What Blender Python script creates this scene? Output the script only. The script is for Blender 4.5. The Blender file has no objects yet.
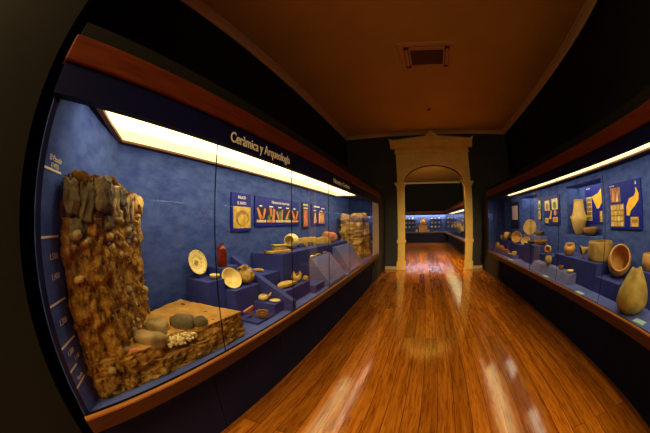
import bpy, bmesh, math, random
from mathutils import Vector, Matrix, noise
from math import pi, sin, cos, radians as R

S = bpy.context.scene
C = S.collection
random.seed(7)

# ------------------------------------------------------------------ camera, world, lamps, exposure
cam = bpy.data.cameras.new('camera')
cam.type = 'PANO'
cam.panorama_type = 'FISHEYE_EQUISOLID'
cam.fisheye_lens = 14.587
cam.fisheye_fov = R(215)
cam.sensor_fit = 'HORIZONTAL'
cam.sensor_width = 36.0
cam.sensor_height = 24.0
cam.clip_start = 0.01
camo = bpy.data.objects.new('camera', cam)
C.objects.link(camo)
rt, up, fw = Vector((0.93440, 0.35607, -0.01063)), Vector((0.01839, -0.01842, 0.99966)), Vector((-0.35575, 0.93428, 0.02376))
camo.matrix_world = Matrix(((rt.x, up.x, -fw.x, 0), (rt.y, up.y, -fw.y, 0), (rt.z, up.z, -fw.z, 1.6), (0, 0, 0, 1)))
S.camera = camo

w = bpy.data.worlds.new('world')
S.world = w
w.use_nodes = True
w.node_tree.nodes['Background'].inputs[0].default_value = (1.0, 0.75, 0.5, 1)
w.node_tree.nodes['Background'].inputs[1].default_value = 0.0

S.view_settings.view_transform = 'Standard'
S.view_settings.look = 'None'
S.view_settings.gamma = 1.0
S.view_settings.exposure = 0.0
S.view_settings.use_curve_mapping = False
S.cycles.use_denoising = True
S.cycles.max_bounces = 10
S.cycles.diffuse_bounces = 5
S.cycles.transparent_max_bounces = 32
S.cycles.caustics_reflective = False
S.cycles.caustics_refractive = False


def area(name, loc, size, power, col, rot=(0, 0, 0)):
    l = bpy.data.lights.new(name, 'AREA')
    l.shape = 'RECTANGLE'
    l.size, l.size_y = size
    l.energy = power
    l.color = col
    o = bpy.data.objects.new(name, l)
    o.location = loc
    o.rotation_euler = rot
    C.objects.link(o)
    return o


WARM = (1.0, 0.72, 0.30)
CASE_BASE, CASE_TUBE = 2.0, 3.4     # the lit case ceilings: diffuser, and the band over its tubes
FAR_E = 7.0
area('rear_hall_lamp', (0.4, -2.8, 4.2), (2.4, 0.8), 330, WARM, (R(8), 0, 0))  # unseen warm fill, added behind the camera to lift the hall
sl = bpy.data.lights.new('rear_hall_spot', 'SPOT')  # added spot fill that brightens the lower door surround
sl.energy, sl.color, sl.shadow_soft_size = 2600, WARM, 0.15
sl.spot_size, sl.spot_blend = R(25), 1.0
slo = bpy.data.objects.new('rear_hall_spot', sl)
slo.location = (0.45, -3.4, 3.0)
slo.rotation_mode = 'QUATERNION'
slo.rotation_quaternion = (Vector((0.5, 8.8, 0.35)) - Vector((0.45, -3.4, 3.0))).to_track_quat('-Z', 'Y')
C.objects.link(slo)
area('far_hall_lamp', (0.5, 9.7, 4.5), (2.5, 0.4), 150, WARM, (R(25), 0, 0))  # added fill for the room beyond, out of sight behind the partition
area('far_hall_uplighter', (0.5, 9.35, 3.85), (2.6, 0.2), 520, WARM, (R(180 - 30), 0, 0))  # added upward fill, unseen above the arch, brightens the far ceiling
# added fill strips, hidden behind each case's fascia and turned towards its back wall
for sx_, X_, ys_ in ((-1, -1.067, [0.75 + 0.93 * i for i in range(6)] + [6.12]), (1, 1.877, [-0.9 + 1.0 * i for i in range(8)])):
    for y_ in ys_:
        area('case_strip_lamp', (X_ + sx_ * 0.05, y_, 2.135), (0.02, 0.88 if y_ != 6.12 else 0.5), 3.5 if y_ != 6.12 else 1.4, (1.0, 0.86, 0.60), (0, R(-38) * sx_, 0))
# a lamp in the roof of each niche of the right case
for y_ in (3.335, 5.6):
    area('niche_lamp', (2.77, y_, 2.078), (0.28, 1.0), 3.6, (1.0, 0.86, 0.60))


# ------------------------------------------------------------------ materials
def lin(c):
    return tuple(((v / 255) / 12.92 if v / 255 <= 0.04045 else ((v / 255 + 0.055) / 1.055) ** 2.4) for v in c)


def mat(name, col, rough=0.6, col2=None, scale=6.0, detail=4.0, bump=0.0, bscale=None, spec=0.4, stretch=None, lo=0.35, hi=0.65, coat=0.0, metal=0.0):
    m = bpy.data.materials.new(name)
    m.use_nodes = True
    nt = m.node_tree
    b = nt.nodes['Principled BSDF']
    b.inputs['Roughness'].default_value = rough
    b.inputs['Specular IOR Level'].default_value = spec
    b.inputs['Metallic'].default_value = metal
    b.inputs['Coat Weight'].default_value = coat
    b.inputs['Base Color'].default_value = (*lin(col), 1)
    tc = nt.nodes.new('ShaderNodeTexCoord')
    src = tc.outputs['Object']
    if stretch:
        mp = nt.nodes.new('ShaderNodeMapping')
        mp.inputs['Scale'].default_value = stretch
        nt.links.new(src, mp.inputs[0])
        src = mp.outputs[0]
    if col2:
        n = nt.nodes.new('ShaderNodeTexNoise')
        n.inputs['Scale'].default_value = scale
        n.inputs['Detail'].default_value = detail
        r = nt.nodes.new('ShaderNodeValToRGB')
        r.color_ramp.elements[0].position = lo
        r.color_ramp.elements[0].color = (*lin(col), 1)
        r.color_ramp.elements[1].position = hi
        r.color_ramp.elements[1].color = (*lin(col2), 1)
        nt.links.new(src, n.inputs['Vector'])
        nt.links.new(n.outputs['Fac'], r.inputs[0])
        nt.links.new(r.outputs[0], b.inputs['Base Color'])
    if bump:
        n2 = nt.nodes.new('ShaderNodeTexNoise')
        n2.inputs['Scale'].default_value = bscale or scale
        n2.inputs['Detail'].default_value = 6
        bp = nt.nodes.new('ShaderNodeBump')
        bp.inputs['Strength'].default_value = bump
        bp.inputs['Distance'].default_value = 0.02
        nt.links.new(src, n2.inputs['Vector'])
        nt.links.new(n2.outputs['Fac'], bp.inputs['Height'])
        nt.links.new(bp.outputs[0], b.inputs['Normal'])
    return m


M = {}
M['black'] = mat('black_wall_paint', (20, 19, 24), 0.85, (24, 23, 28), 2.0, spec=0.15)
M['return'] = mat('dark_grey_wall_paint', (22, 20, 19), 0.85, (25, 23, 21), 2.0, spec=0.15)
M['partition'] = mat('slate_wall_paint', (52, 56, 62), 0.75, (58, 62, 66), 2.0, spec=0.15)
M['ceiling'] = mat('ceiling_plaster', (198, 178, 98), 0.9, (206, 186, 106), 1.2, spec=0.1)
M['cornice'] = mat('cornice_plaster', (214, 190, 146), 0.8, spec=0.2)
M['surround'] = mat('cream_painted_wood', (238, 208, 124), 0.5, (228, 196, 112), 5.0, spec=0.35)
M['skirting'] = mat('cream_skirting_paint', (200, 178, 130), 0.5)
M['navy'] = mat('navy_lacquer', (12, 15, 58), 0.6, (14, 18, 64), 3, spec=0.15)
M['base'] = mat('navy_base_panel', (28, 32, 66), 0.8, (31, 35, 72), 3, spec=0.1)
M['groove'] = mat('dark_joint', (8, 8, 12), 0.8, spec=0.1)
M['crown'] = mat('red_brown_wood', (104, 45, 16), 0.55, (84, 34, 12), 5, stretch=(12, 0.8, 12), spec=0.15)
M['sill'] = mat('sill_wood', (78, 36, 15), 0.5, (58, 26, 10), 5, stretch=(14, 0.8, 14), spec=0.4)
M['bead'] = mat('pale_wood_bead', (186, 128, 60), 0.45, (160, 102, 44), 5, stretch=(14, 0.8, 14))  # paler wood tone paints in the light on the sill's top edge
M['cloth'] = mat('blue_woven_wallcovering', (72, 94, 160), 0.9, (54, 72, 138), 7, detail=8, bump=0.25, bscale=90, spec=0.1, stretch=(1, 1.0, 2.2))
M['deck'] = mat('blue_case_floor', (84, 98, 170), 0.8, (72, 86, 156), 6, spec=0.15)
M['plinth'] = mat('blue_plinth_cover', (56, 65, 142), 0.75, (48, 56, 128), 5, detail=5, spec=0.2)
M['plinth2'] = mat('grey_blue_ramp_cover', (104, 108, 160), 0.75, (92, 97, 148), 5, spec=0.2)
M['frame'] = mat('brown_light_frame', (110, 70, 30), 0.5)
M['white'] = mat('white_lettering', (240, 236, 220), 0.6)
M['rule'] = mat('cream_rule_paint', (225, 215, 185), 0.6)
M['signblue'] = mat('blue_sign_board', (15, 28, 134), 0.5, spec=0.2)
M['signdark'] = mat('dark_sign_board', (26, 26, 52), 0.5)
M['signpurple'] = mat('violet_sign_board', (28, 28, 110), 0.5)
M['blackprint'] = mat('black_print', (14, 12, 14), 0.5)
M['photo_yellow'] = mat('yellow_photo_print', (222, 190, 80), 0.5, (180, 140, 50), 22)
M['photo_ochre'] = mat('ochre_photo_print', (176, 136, 50), 0.5, (120, 90, 34), 40)
M['photo_skin'] = mat('skin_photo_print', (226, 150, 96), 0.5, (190, 104, 60), 14)
M['photo_green'] = mat('green_photo_print', (96, 130, 60), 0.5, (70, 96, 50), 20)
M['photo_brown'] = mat('brown_photo_print', (170, 110, 70), 0.5, (96, 64, 50), 18)
M['photo_pale'] = mat('pale_photo_print', (228, 216, 170), 0.5, (190, 176, 120), 24)
M['photo_red'] = mat('red_photo_print', (170, 70, 60), 0.5, (210, 120, 100), 24)
M['map_yellow'] = mat('yellow_map_print', (240, 190, 40), 0.5, (226, 170, 36), 12)
M['pinkpaper'] = mat('pale_pink_print', (214, 190, 190), 0.6, (200, 174, 178), 30)
M['card'] = mat('pale_caption_card', (150, 190, 190), 0.6)
M['glaze'] = mat('cream_glaze', (242, 222, 150), 0.3, (230, 204, 122), 14, spec=0.5)
M['glaze2'] = mat('ochre_glaze', (206, 172, 84), 0.4, (164, 128, 56), 24, bump=0.1)
M['redglaze'] = mat('dark_red_glaze', (120, 34, 14), 0.22, (76, 22, 10), 10, spec=0.6)
M['terra'] = mat('terracotta', (206, 160, 90), 0.7, (176, 126, 64), 7, detail=7, bump=0.15, bscale=40)
M['terra2'] = mat('pale_terracotta', (208, 176, 100), 0.7, (184, 146, 76), 6, detail=7, bump=0.15, bscale=40)
M['brownclay'] = mat('brown_burnished_clay', (158, 112, 54), 0.5, (112, 76, 36), 8, detail=7, bump=0.12, bscale=30)
M['darkclay'] = mat('dark_smoked_clay', (98, 76, 40), 0.55, (64, 48, 26), 9, bump=0.12, bscale=30)
M['greenclay'] = mat('olive_clay', (174, 148, 66), 0.6, (128, 106, 46), 9, bump=0.12, bscale=30)
M['drabclay'] = mat('drab_clay', (176, 146, 78), 0.7, (136, 110, 56), 7, detail=8, bump=0.2, bscale=36)
M['redclay'] = mat('reddish_clay', (178, 92, 56), 0.7, (130, 62, 38), 10, bump=0.15, bscale=40)
M['sherd'] = mat('sherd_clay', (214, 180, 92), 0.75, (176, 138, 64), 16, bump=0.3, bscale=50)
M['pinksherd'] = mat('pink_sherd_clay', (214, 140, 96), 0.75, (186, 108, 70), 14, bump=0.25, bscale=50)
M['stone'] = mat('grey_brown_stone', (164, 138, 88), 0.85, (112, 92, 58), 9, detail=8, bump=0.6, bscale=24)
M['darkstone'] = mat('dark_basalt_stone', (112, 96, 66), 0.85, (76, 66, 48), 12, detail=8, bump=0.6, bscale=30)
M['palestone'] = mat('pale_stone', (214, 180, 104), 0.85, (170, 136, 70), 12, detail=8, bump=0.5, bscale=30)
M['pebble'] = mat('pale_gravel', (232, 214, 160), 0.8, (180, 150, 96), 40, bump=0.3)
M['steel'] = mat('thin_wire', (60, 58, 60), 0.4, metal=0.8)
M['acplastic'] = mat('cream_plastic', (198, 168, 112), 0.5)
M['acgrille'] = mat('dark_grille', (84, 58, 36), 0.7)


def mat_glass():
    m = bpy.data.materials.new('clear_glass')
    m.use_nodes = True
    nt = m.node_tree
    nt.nodes.clear()
    o = nt.nodes.new('ShaderNodeOutputMaterial')
    mx = nt.nodes.new('ShaderNodeMixShader')
    f = nt.nodes.new('ShaderNodeFresnel')
    geo = nt.nodes.new('ShaderNodeNewGeometry')
    ior = nt.nodes.new('ShaderNodeMapRange')      # same index entering and leaving the thin sheet
    ior.inputs[3].default_value = 1.2
    ior.inputs[4].default_value = 1 / 1.2
    nt.links.new(geo.outputs['Backfacing'], ior.inputs[0])
    nt.links.new(ior.outputs[0], f.inputs[0])
    t = nt.nodes.new('ShaderNodeBsdfTransparent')
    t.inputs[0].default_value = (0.985, 0.99, 0.985, 1)
    g = nt.nodes.new('ShaderNodeBsdfGlossy')
    g.inputs['Roughness'].default_value = 0.0
    nt.links.new(f.outputs[0], mx.inputs[0])
    nt.links.new(t.outputs[0], mx.inputs[1])
    nt.links.new(g.outputs[0], mx.inputs[2])
    nt.links.new(mx.outputs[0], o.inputs[0])
    return m


M['glass'] = mat_glass()


def mat_light(name, base, tube, col, xc=None):
    """Backlit diffuser; the fluorescent tubes behind it show as a brighter band along its middle."""
    m = bpy.data.materials.new(name)
    m.use_nodes = True
    nt = m.node_tree
    nt.nodes.clear()
    o = nt.nodes.new('ShaderNodeOutputMaterial')
    e = nt.nodes.new('ShaderNodeEmission')
    e.inputs[0].default_value = (*col, 1)
    e.inputs[1].default_value = base
    nt.links.new(e.outputs[0], o.inputs[0])
    if xc is not None:
        tc = nt.nodes.new('ShaderNodeTexCoord')
        sep = nt.nodes.new('ShaderNodeSeparateXYZ')
        nt.links.new(tc.outputs['Object'], sep.inputs[0])

        def mth(op, a, b=None):
            n = nt.nodes.new('ShaderNodeMath')
            n.operation = op
            for i, v in enumerate((a, b)):
                if v is None:
                    continue
                if isinstance(v, (int, float)):
                    n.inputs[i].default_value = v
                else:
                    nt.links.new(v, n.inputs[i])
            return n.outputs[0]
        dx = mth('ABSOLUTE', mth('SUBTRACT', sep.outputs[0], xc))
        mr = nt.nodes.new('ShaderNodeMapRange')
        mr.interpolation_type = 'SMOOTHSTEP'
        mr.inputs[1].default_value = 0.04
        mr.inputs[2].default_value = 0.13
        mr.inputs[3].default_value = 1.0
        mr.inputs[4].default_value = 0.0
        nt.links.new(dx, mr.inputs[0])
        ph = mth('FRACT', mth('MULTIPLY', sep.outputs[1], 0.78))
        m2 = nt.nodes.new('ShaderNodeMapRange')
        m2.interpolation_type = 'SMOOTHSTEP'
        m2.inputs[1].default_value = 0.38
        m2.inputs[2].default_value = 0.5
        m2.inputs[3].default_value = 1.0
        m2.inputs[4].default_value = 0.35
        nt.links.new(mth('ABSOLUTE', mth('SUBTRACT', ph, 0.5)), m2.inputs[0])
        band = mth('MULTIPLY', mr.outputs[0], m2.outputs[0])
        nt.links.new(mth('ADD', mth('MULTIPLY', band, tube), base), e.inputs[1])
    return m


M['light_left'] = mat_light('case_diffuser', CASE_BASE, CASE_TUBE, (1.0, 0.75, 0.33), -1.067 - .36)
M['light_right'] = mat_light('case_diffuser_opposite', CASE_BASE, CASE_TUBE, (1.0, 0.75, 0.33), 1.877 + .25)
M['farlight'] = mat_light('far_case_diffuser', FAR_E * 4.0, 0, (1.0, 0.86, 0.62))
M['sidelight'] = mat_light('far_side_case_diffuser', FAR_E * 0.6, 0, (1.0, 0.76, 0.36))


def mat_floor():
    m = bpy.data.materials.new('varnished_pine_planks')
    m.use_nodes = True
    nt = m.node_tree
    N, Lk = nt.nodes, nt.links
    b = N['Principled BSDF']
    tc = N.new('ShaderNodeTexCoord')
    mp = N.new('ShaderNodeMapping')
    mp.inputs['Rotation'].default_value = (0, 0, R(90))
    Lk.new(tc.outputs['Object'], mp.inputs[0])
    br = N.new('ShaderNodeTexBrick')
    br.inputs['Color1'].default_value = (0, 0, 0, 1)
    br.inputs['Color2'].default_value = (1, 1, 1, 1)
    br.inputs['Mortar'].default_value = (0, 0, 0, 1)
    br.inputs['Scale'].default_value = 1.0
    br.inputs['Mortar Size'].default_value = 0.0024
    br.inputs['Mortar Smooth'].default_value = 0.2
    br.inputs['Brick Width'].default_value = 3.4
    br.inputs['Row Height'].default_value = 0.15
    br.offset = 0.37
    Lk.new(mp.outputs[0], br.inputs['Vector'])
    # grain: long streaks along the boards, different on every board
    add = N.new('ShaderNodeVectorMath')
    add.operation = 'MULTIPLY_ADD'
    add.inputs[1].default_value = (13, 7, 5)
    Lk.new(br.outputs['Color'], add.inputs[0])
    Lk.new(tc.outputs['Object'], add.inputs[2])
    m2 = N.new('ShaderNodeMapping')
    m2.inputs['Scale'].default_value = (15, 1.0, 1)
    Lk.new(add.outputs[0], m2.inputs[0])
    g = N.new('ShaderNodeTexNoise')
    g.inputs['Scale'].default_value = 1.6
    g.inputs['Detail'].default_value = 7
    g.inputs['Distortion'].default_value = 0.6
    Lk.new(m2.outputs[0], g.inputs['Vector'])
    wv = N.new('ShaderNodeTexNoise')
    wv.inputs['Scale'].default_value = 5.0
    wv.inputs['Detail'].default_value = 5
    Lk.new(m2.outputs[0], wv.inputs['Vector'])
    rg = N.new('ShaderNodeValToRGB')
    el = rg.color_ramp.elements
    el[0].position = 0.3
    el[0].color = (*lin((164, 90, 20)), 1)
    el[1].position = 0.72
    el[1].color = (*lin((222, 142, 46)), 1)
    Lk.new(g.outputs['Fac'], rg.inputs[0])
    rp = N.new('ShaderNodeValToRGB')
    ep = rp.color_ramp.elements
    ep[0].color = (0.62, 0.56, 0.5, 1)
    ep[1].color = (1.15, 1.1, 1.0, 1)
    Lk.new(br.outputs['Color'], rp.inputs[0])
    mul = N.new('ShaderNodeMix')
    mul.data_type = 'RGBA'
    mul.blend_type = 'MULTIPLY'
    mul.inputs['Factor'].default_value = 1.0
    Lk.new(rg.outputs[0], mul.inputs['A'])
    Lk.new(rp.outputs[0], mul.inputs['B'])
    rd = N.new('ShaderNodeValToRGB')
    rd.color_ramp.elements[0].position = 0.40
    rd.color_ramp.elements[0].color = (0.68, 0.56, 0.48, 1)
    rd.color_ramp.elements[1].position = 0.45
    rd.color_ramp.elements[1].color = (1, 1, 1, 1)
    Lk.new(wv.outputs['Fac'], rd.inputs[0])
    mul2 = N.new('ShaderNodeMix')
    mul2.data_type = 'RGBA'
    mul2.blend_type = 'MULTIPLY'
    mul2.inputs['Factor'].default_value = 1.0
    Lk.new(mul.outputs['Result'], mul2.inputs['A'])
    Lk.new(rd.outputs[0], mul2.inputs['B'])
    gap = N.new('ShaderNodeMix')
    gap.data_type = 'RGBA'
    Lk.new(br.outputs['Fac'], gap.inputs['Factor'])
    Lk.new(mul2.outputs['Result'], gap.inputs['A'])
    gap.inputs['B'].default_value = (*lin((30, 14, 5)), 1)
    Lk.new(gap.outputs['Result'], b.inputs['Base Color'])
    b.inputs['Roughness'].default_value = 0.11
    b.inputs['Specular IOR Level'].default_value = 0.95
    bp = N.new('ShaderNodeBump')
    bp.inputs['Strength'].default_value = 0.02
    bp.inputs['Distance'].default_value = 0.01
    Lk.new(g.outputs['Fac'], bp.inputs['Height'])
    Lk.new(bp.outputs[0], b.inputs['Normal'])
    return m


M['floor'] = mat_floor()


def mat_earth():
    """Ochre earth packed with gravel, sherds and darker lumps."""
    m = bpy.data.materials.new('packed_earth')
    m.use_nodes = True
    nt = m.node_tree
    N, Lk = nt.nodes, nt.links
    b = N['Principled BSDF']
    b.inputs['Roughness'].default_value = 0.95
    b.inputs['Specular IOR Level'].default_value = 0.1
    tc = N.new('ShaderNodeTexCoord')
    n1 = N.new('ShaderNodeTexNoise')
    n1.inputs['Scale'].default_value = 16
    n1.inputs['Detail'].default_value = 10
    n1.inputs['Roughness'].default_value = 0.7
    Lk.new(tc.outputs['Object'], n1.inputs['Vector'])
    r1 = N.new('ShaderNodeValToRGB')
    e = r1.color_ramp.elements
    e[0].position, e[0].color = 0.36, (*lin((74, 50, 22)), 1)
    e[1].position, e[1].color = 0.66, (*lin((230, 182, 94)), 1)
    x = r1.color_ramp.elements.new(0.5)
    x.color = (*lin((184, 130, 58)), 1)
    Lk.new(n1.outputs['Fac'], r1.inputs[0])
    v = N.new('ShaderNodeTexVoronoi')
    v.inputs['Scale'].default_value = 46
    Lk.new(tc.outputs['Object'], v.inputs['Vector'])
    r2 = N.new('ShaderNodeValToRGB')
    e = r2.color_ramp.elements
    e[0].position, e[0].color = 0.10, (1, 1, 1, 1)
    e[1].position, e[1].color = 0.2, (0, 0, 0, 1)
    Lk.new(v.outputs['Distance'], r2.inputs[0])
    mx = N.new('ShaderNodeMix')
    mx.data_type = 'RGBA'
    mx.inputs['B'].default_value = (*lin((236, 206, 140)), 1)
    Lk.new(r1.outputs[0], mx.inputs['A'])
    ml = N.new('ShaderNodeMath')
    ml.operation = 'MULTIPLY'
    n3 = N.new('ShaderNodeTexNoise')
    n3.inputs['Scale'].default_value = 14
    Lk.new(tc.outputs['Object'], n3.inputs['Vector'])
    r3 = N.new('ShaderNodeValToRGB')
    r3.color_ramp.elements[0].position = 0.5
    r3.color_ramp.elements[1].position = 0.6
    Lk.new(n3.outputs['Fac'], r3.inputs[0])
    Lk.new(r2.outputs[0], ml.inputs[0])
    Lk.new(r3.outputs[0], ml.inputs[1])
    Lk.new(ml.outputs[0], mx.inputs['Factor'])
    Lk.new(mx.outputs['Result'], b.inputs['Base Color'])
    n4 = N.new('ShaderNodeTexNoise')
    n4.inputs['Scale'].default_value = 40
    n4.inputs['Detail'].default_value = 8
    n4.inputs['Roughness'].default_value = 0.7
    Lk.new(tc.outputs['Object'], n4.inputs['Vector'])
    bp = N.new('ShaderNodeBump')
    bp.inputs['Strength'].default_value = 1.0
    bp.inputs['Distance'].default_value = 0.05
    Lk.new(n4.outputs['Fac'], bp.inputs['Height'])
    Lk.new(bp.outputs[0], b.inputs['Normal'])
    return m


M['earth'] = mat_earth()
M['earthtop'] = mat('smooth_ochre_earth', (196, 150, 80), 0.95, (164, 120, 58), 7, detail=8, bump=0.3, bscale=40, spec=0.1)
M['masonry'] = mat('crumbling_masonry', (234, 196, 108), 0.9, (176, 130, 60), 8, detail=9, bump=0.7, bscale=22, spec=0.1)
M['mortar'] = mat('dark_brown_earth', (104, 66, 26), 0.95, (64, 40, 16), 10, detail=8, bump=0.7, bscale=30, spec=0.1)


# ------------------------------------------------------------------ mesh helpers
def finish(name, bm, m, parent=None, smooth=False, angle=None):
    me = bpy.data.meshes.new(name)
    bmesh.ops.recalc_face_normals(bm, faces=bm.faces)
    bm.to_mesh(me)
    bm.free()
    for x in (m if isinstance(m, (list, tuple)) else [m]):
        me.materials.append(M[x] if isinstance(x, str) else x)
    if smooth:
        for p in me.polygons:
            p.use_smooth = True
    o = bpy.data.objects.new(name, me)
    C.objects.link(o)
    if angle is not None:
        md = o.modifiers.new('edge_split', 'EDGE_SPLIT')
        md.split_angle = R(angle)
    if parent is not None:
        o.parent = parent
    return o


def box(bm, x0, x1, y0, y1, z0, z1, mi=0):
    vs = [bm.verts.new((x, y, z)) for x in (x0, x1) for y in (y0, y1) for z in (z0, z1)]
    fs = [(0, 1, 3, 2), (4, 6, 7, 5), (0, 4, 5, 1), (2, 3, 7, 6), (0, 2, 6, 4), (1, 5, 7, 3)]
    for f in fs:
        bm.faces.new([vs[i] for i in f]).material_index = mi


def bbox(bm, x0, x1, y0, y1, z0, z1, bev=0.004):
    t = bmesh.new()
    box(t, x0, x1, y0, y1, z0, z1)
    bmesh.ops.bevel(t, geom=t.edges[:], offset=bev, segments=2, affect='EDGES', profile=0.5)
    merge(bm, t)


def merge(bm, t):
    me = bpy.data.meshes.new('tmp')
    t.to_mesh(me)
    t.free()
    bm.from_mesh(me)
    bpy.data.meshes.remove(me)


def prism(bm, pts, axis, a, b, mi=0):
    """pts: 2D outline in the two axes other than AXIS (kept in x, y, z order); extruded from a to b."""
    def P(p, t):
        if axis == 'x':
            return (t, p[0], p[1])
        if axis == 'y':
            return (p[0], t, p[1])
        return (p[0], p[1], t)
    va = [bm.verts.new(P(p, a)) for p in pts]
    vb = [bm.verts.new(P(p, b)) for p in pts]
    n = len(pts)
    bm.faces.new(va).material_index = mi
    bm.faces.new(vb[::-1]).material_index = mi
    for i in range(n):
        bm.faces.new((va[i], va[(i + 1) % n], vb[(i + 1) % n], vb[i])).material_index = mi


def lathe(bm, prof, seg=36, jag=None):
    rings = []
    for k, (r, z) in enumerate(prof):
        if r <= 1e-5:
            rings.append([bm.verts.new((0, 0, z))])
        else:
            ring = []
            for i in range(seg):
                a = 2 * pi * i / seg
                zz = z + (jag(k, a) if jag else 0)
                ring.append(bm.verts.new((r * cos(a), r * sin(a), zz)))
            rings.append(ring)
    for A, B in zip(rings, rings[1:]):
        for i in range(seg):
            j = (i + 1) % seg
            if len(A) == 1 and len(B) == 1:
                continue
            if len(A) == 1:
                bm.faces.new((A[0], B[i], B[j]))
            elif len(B) == 1:
                bm.faces.new((A[i], A[j], B[0]))
            else:
                bm.faces.new((A[i], A[j], B[j], B[i]))


def spline(pts, n=5):
    """Catmull-Rom through the 2D profile points."""
    out = []
    P = [pts[0]] + list(pts) + [pts[-1]]
    for i in range(1, len(P) - 2):
        p0, p1, p2, p3 = P[i - 1], P[i], P[i + 1], P[i + 2]
        for k in range(n):
            t = k / n
            out.append(tuple(0.5 * (2 * p1[d] + (p2[d] - p0[d]) * t + (2 * p0[d] - 5 * p1[d] + 4 * p2[d] - p3[d]) * t * t + (3 * p1[d] - p0[d] - 3 * p2[d] + p3[d]) * t ** 3) for d in (0, 1)))
    out.append(tuple(pts[-1]))
    return out


def vessel(outer, wall):
    """Closed profile of a hollow pot from its outer profile (foot to lip)."""
    o = spline(outer)
    inner = [(max(r - wall, 0.0005), max(z, outer[0][1] + wall)) for r, z in o if r - wall > 0.001]
    lip_r, lip_z = o[-1]
    prof = [(0, o[0][1])] + o + [(lip_r - wall * 0.5, lip_z + wall * 0.35)] + inner[::-1] + [(0, outer[0][1] + wall)]
    return prof


def tube(bm, pts, r, seg=8, taper=None):
    pts = [Vector(p) for p in pts]
    rings = []
    for i, p in enumerate(pts):
        d = (pts[min(i + 1, len(pts) - 1)] - pts[max(i - 1, 0)]).normalized()
        q = d.to_track_quat('Z', 'Y')
        rr = r if taper is None else r * taper[i]
        rings.append([bm.verts.new(p + q @ Vector((rr * cos(2 * pi * k / seg), rr * sin(2 * pi * k / seg), 0))) for k in range(seg)])
    for A, B in zip(rings, rings[1:]):
        for k in range(seg):
            bm.faces.new((A[k], A[(k + 1) % seg], B[(k + 1) % seg], B[k]))
    bm.faces.new(rings[0][::-1])
    bm.faces.new(rings[-1])


def rough_hex(bm, quad, z0, z1, n=30, amp=0.02, freq=7.0, seed=0, carve=None, ztop=None):
    """Subdivided hexahedron over the quad of xy corners, its skin broken up by fractal noise."""
    t = bmesh.new()
    bmesh.ops.create_cube(t, size=1)
    bmesh.ops.subdivide_edges(t, edges=t.edges[:], cuts=n, use_grid_fill=True)
    q = [Vector(p) for p in quad]
    low = {}
    for v in t.verts:
        u, s, h = v.co.x + .5, v.co.y + .5, v.co.z + .5
        xy = q[0] * (1 - u) * (1 - s) + q[1] * u * (1 - s) + q[2] * u * s + q[3] * (1 - u) * s
        zt = z1 if ztop is None else ztop(u, s)
        v.co = Vector((xy.x, xy.y, z0 + (zt - z0) * h))
        low[v] = h
    t.normal_update()
    off = Vector((seed * 3.7, seed * 1.3, seed * 2.1))
    for v in t.verts:
        d = noise.fractal(v.co * freq + off, 0.8, 2.0, 5) * amp
        if carve:
            d += carve(v.co)
        mv = v.normal * d
        if low[v] < 0.001:
            mv = Vector((0, 0, 0))
        elif v.co.z + mv.z < z0:
            mv.z = 0
        v.co += mv
    merge(bm, t)


def stone_bm(bm, c, size, seed, sub=3, amp=0.25, rot=(0, 0, 0), power=1.0):
    t = bmesh.new()
    bmesh.ops.create_icosphere(t, subdivisions=sub, radius=1)
    off = Vector((seed * 5.1, seed * 2.3, seed * 7.7))
    Mx = Matrix.Rotation(rot[2], 3, 'Z') @ Matrix.Rotation(rot[1], 3, 'Y') @ Matrix.Rotation(rot[0], 3, 'X')
    for v in t.verts:
        d = v.co.normalized()
        k = max(abs(d.x), abs(d.y), abs(d.z))
        p = d * (1 + noise.fractal(d * 1.3 + off, 0.9, 2.0, 4) * amp)
        p = p.lerp(p / k, min(.8, 0.35 * power))
        v.co = Vector(c) + Mx @ Vector((p.x * size[0], p.y * size[1], p.z * size[2]))
    merge(bm, t)


def sherd_bm(bm, w, h, t, seed, curve=0.0, n=9):
    """Broken flake: an irregular outline with thickness, bowed along its length."""
    rnd = random.Random(seed)
    out = []
    for i in range(n):
        a = 2 * pi * i / n + rnd.uniform(-.2, .2)
        k = rnd.uniform(.72, 1.0)
        out.append((w / 2 * k * cos(a), h / 2 * k * sin(a)))
    tb = bmesh.new()
    va = [tb.verts.new((x, y, 0)) for x, y in out]
    tb.faces.new(va)
    r = bmesh.ops.extrude_face_region(tb, geom=tb.faces[:])
    for e in r['geom']:
        if isinstance(e, bmesh.types.BMVert):
            e.co.z += t
    bmesh.ops.subdivide_edges(tb, edges=tb.edges[:], cuts=2, use_grid_fill=True)
    bmesh.ops.triangulate(tb, faces=[f for f in tb.faces if len(f.verts) > 4])
    for v in tb.verts:
        v.co.z += curve * (1 - (2 * v.co.x / w) ** 2) * h + noise.noise(v.co * 60) * t * 0.15
    merge(bm, tb)


def text_mesh(name, body, size, m, parent, origin, xdir, ydir=(0, 0, 1), extrude=0.002, width=None, bold=0.0, align='LEFT'):
    cu = bpy.data.curves.new('tmp_text', 'FONT')
    cu.body = body
    cu.size = size
    cu.extrude = extrude
    cu.offset = bold
    cu.align_x = align
    to = bpy.data.objects.new('tmp_text', cu)
    C.objects.link(to)
    bpy.context.view_layer.update()
    me = bpy.data.meshes.new_from_object(to.evaluated_get(bpy.context.evaluated_depsgraph_get()))
    bpy.data.objects.remove(to)
    bpy.data.curves.remove(cu)
    me.name = name
    xs = [v.co.x for v in me.vertices]
    k = 1.0
    if width and xs:
        k = width / (max(xs) - min(xs))
    X, Y = Vector(xdir).normalized(), Vector(ydir).normalized()
    Z = X.cross(Y)
    o3 = Vector(origin)
    for v in me.vertices:
        c = v.co.copy()
        v.co = o3 + X * c.x * k + Y * c.y + Z * c.z
    me.materials.clear()
    me.materials.append(M[m])
    o = bpy.data.objects.new(name, me)
    C.objects.link(o)
    if parent is not None:
        o.parent = parent
    return o


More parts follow.
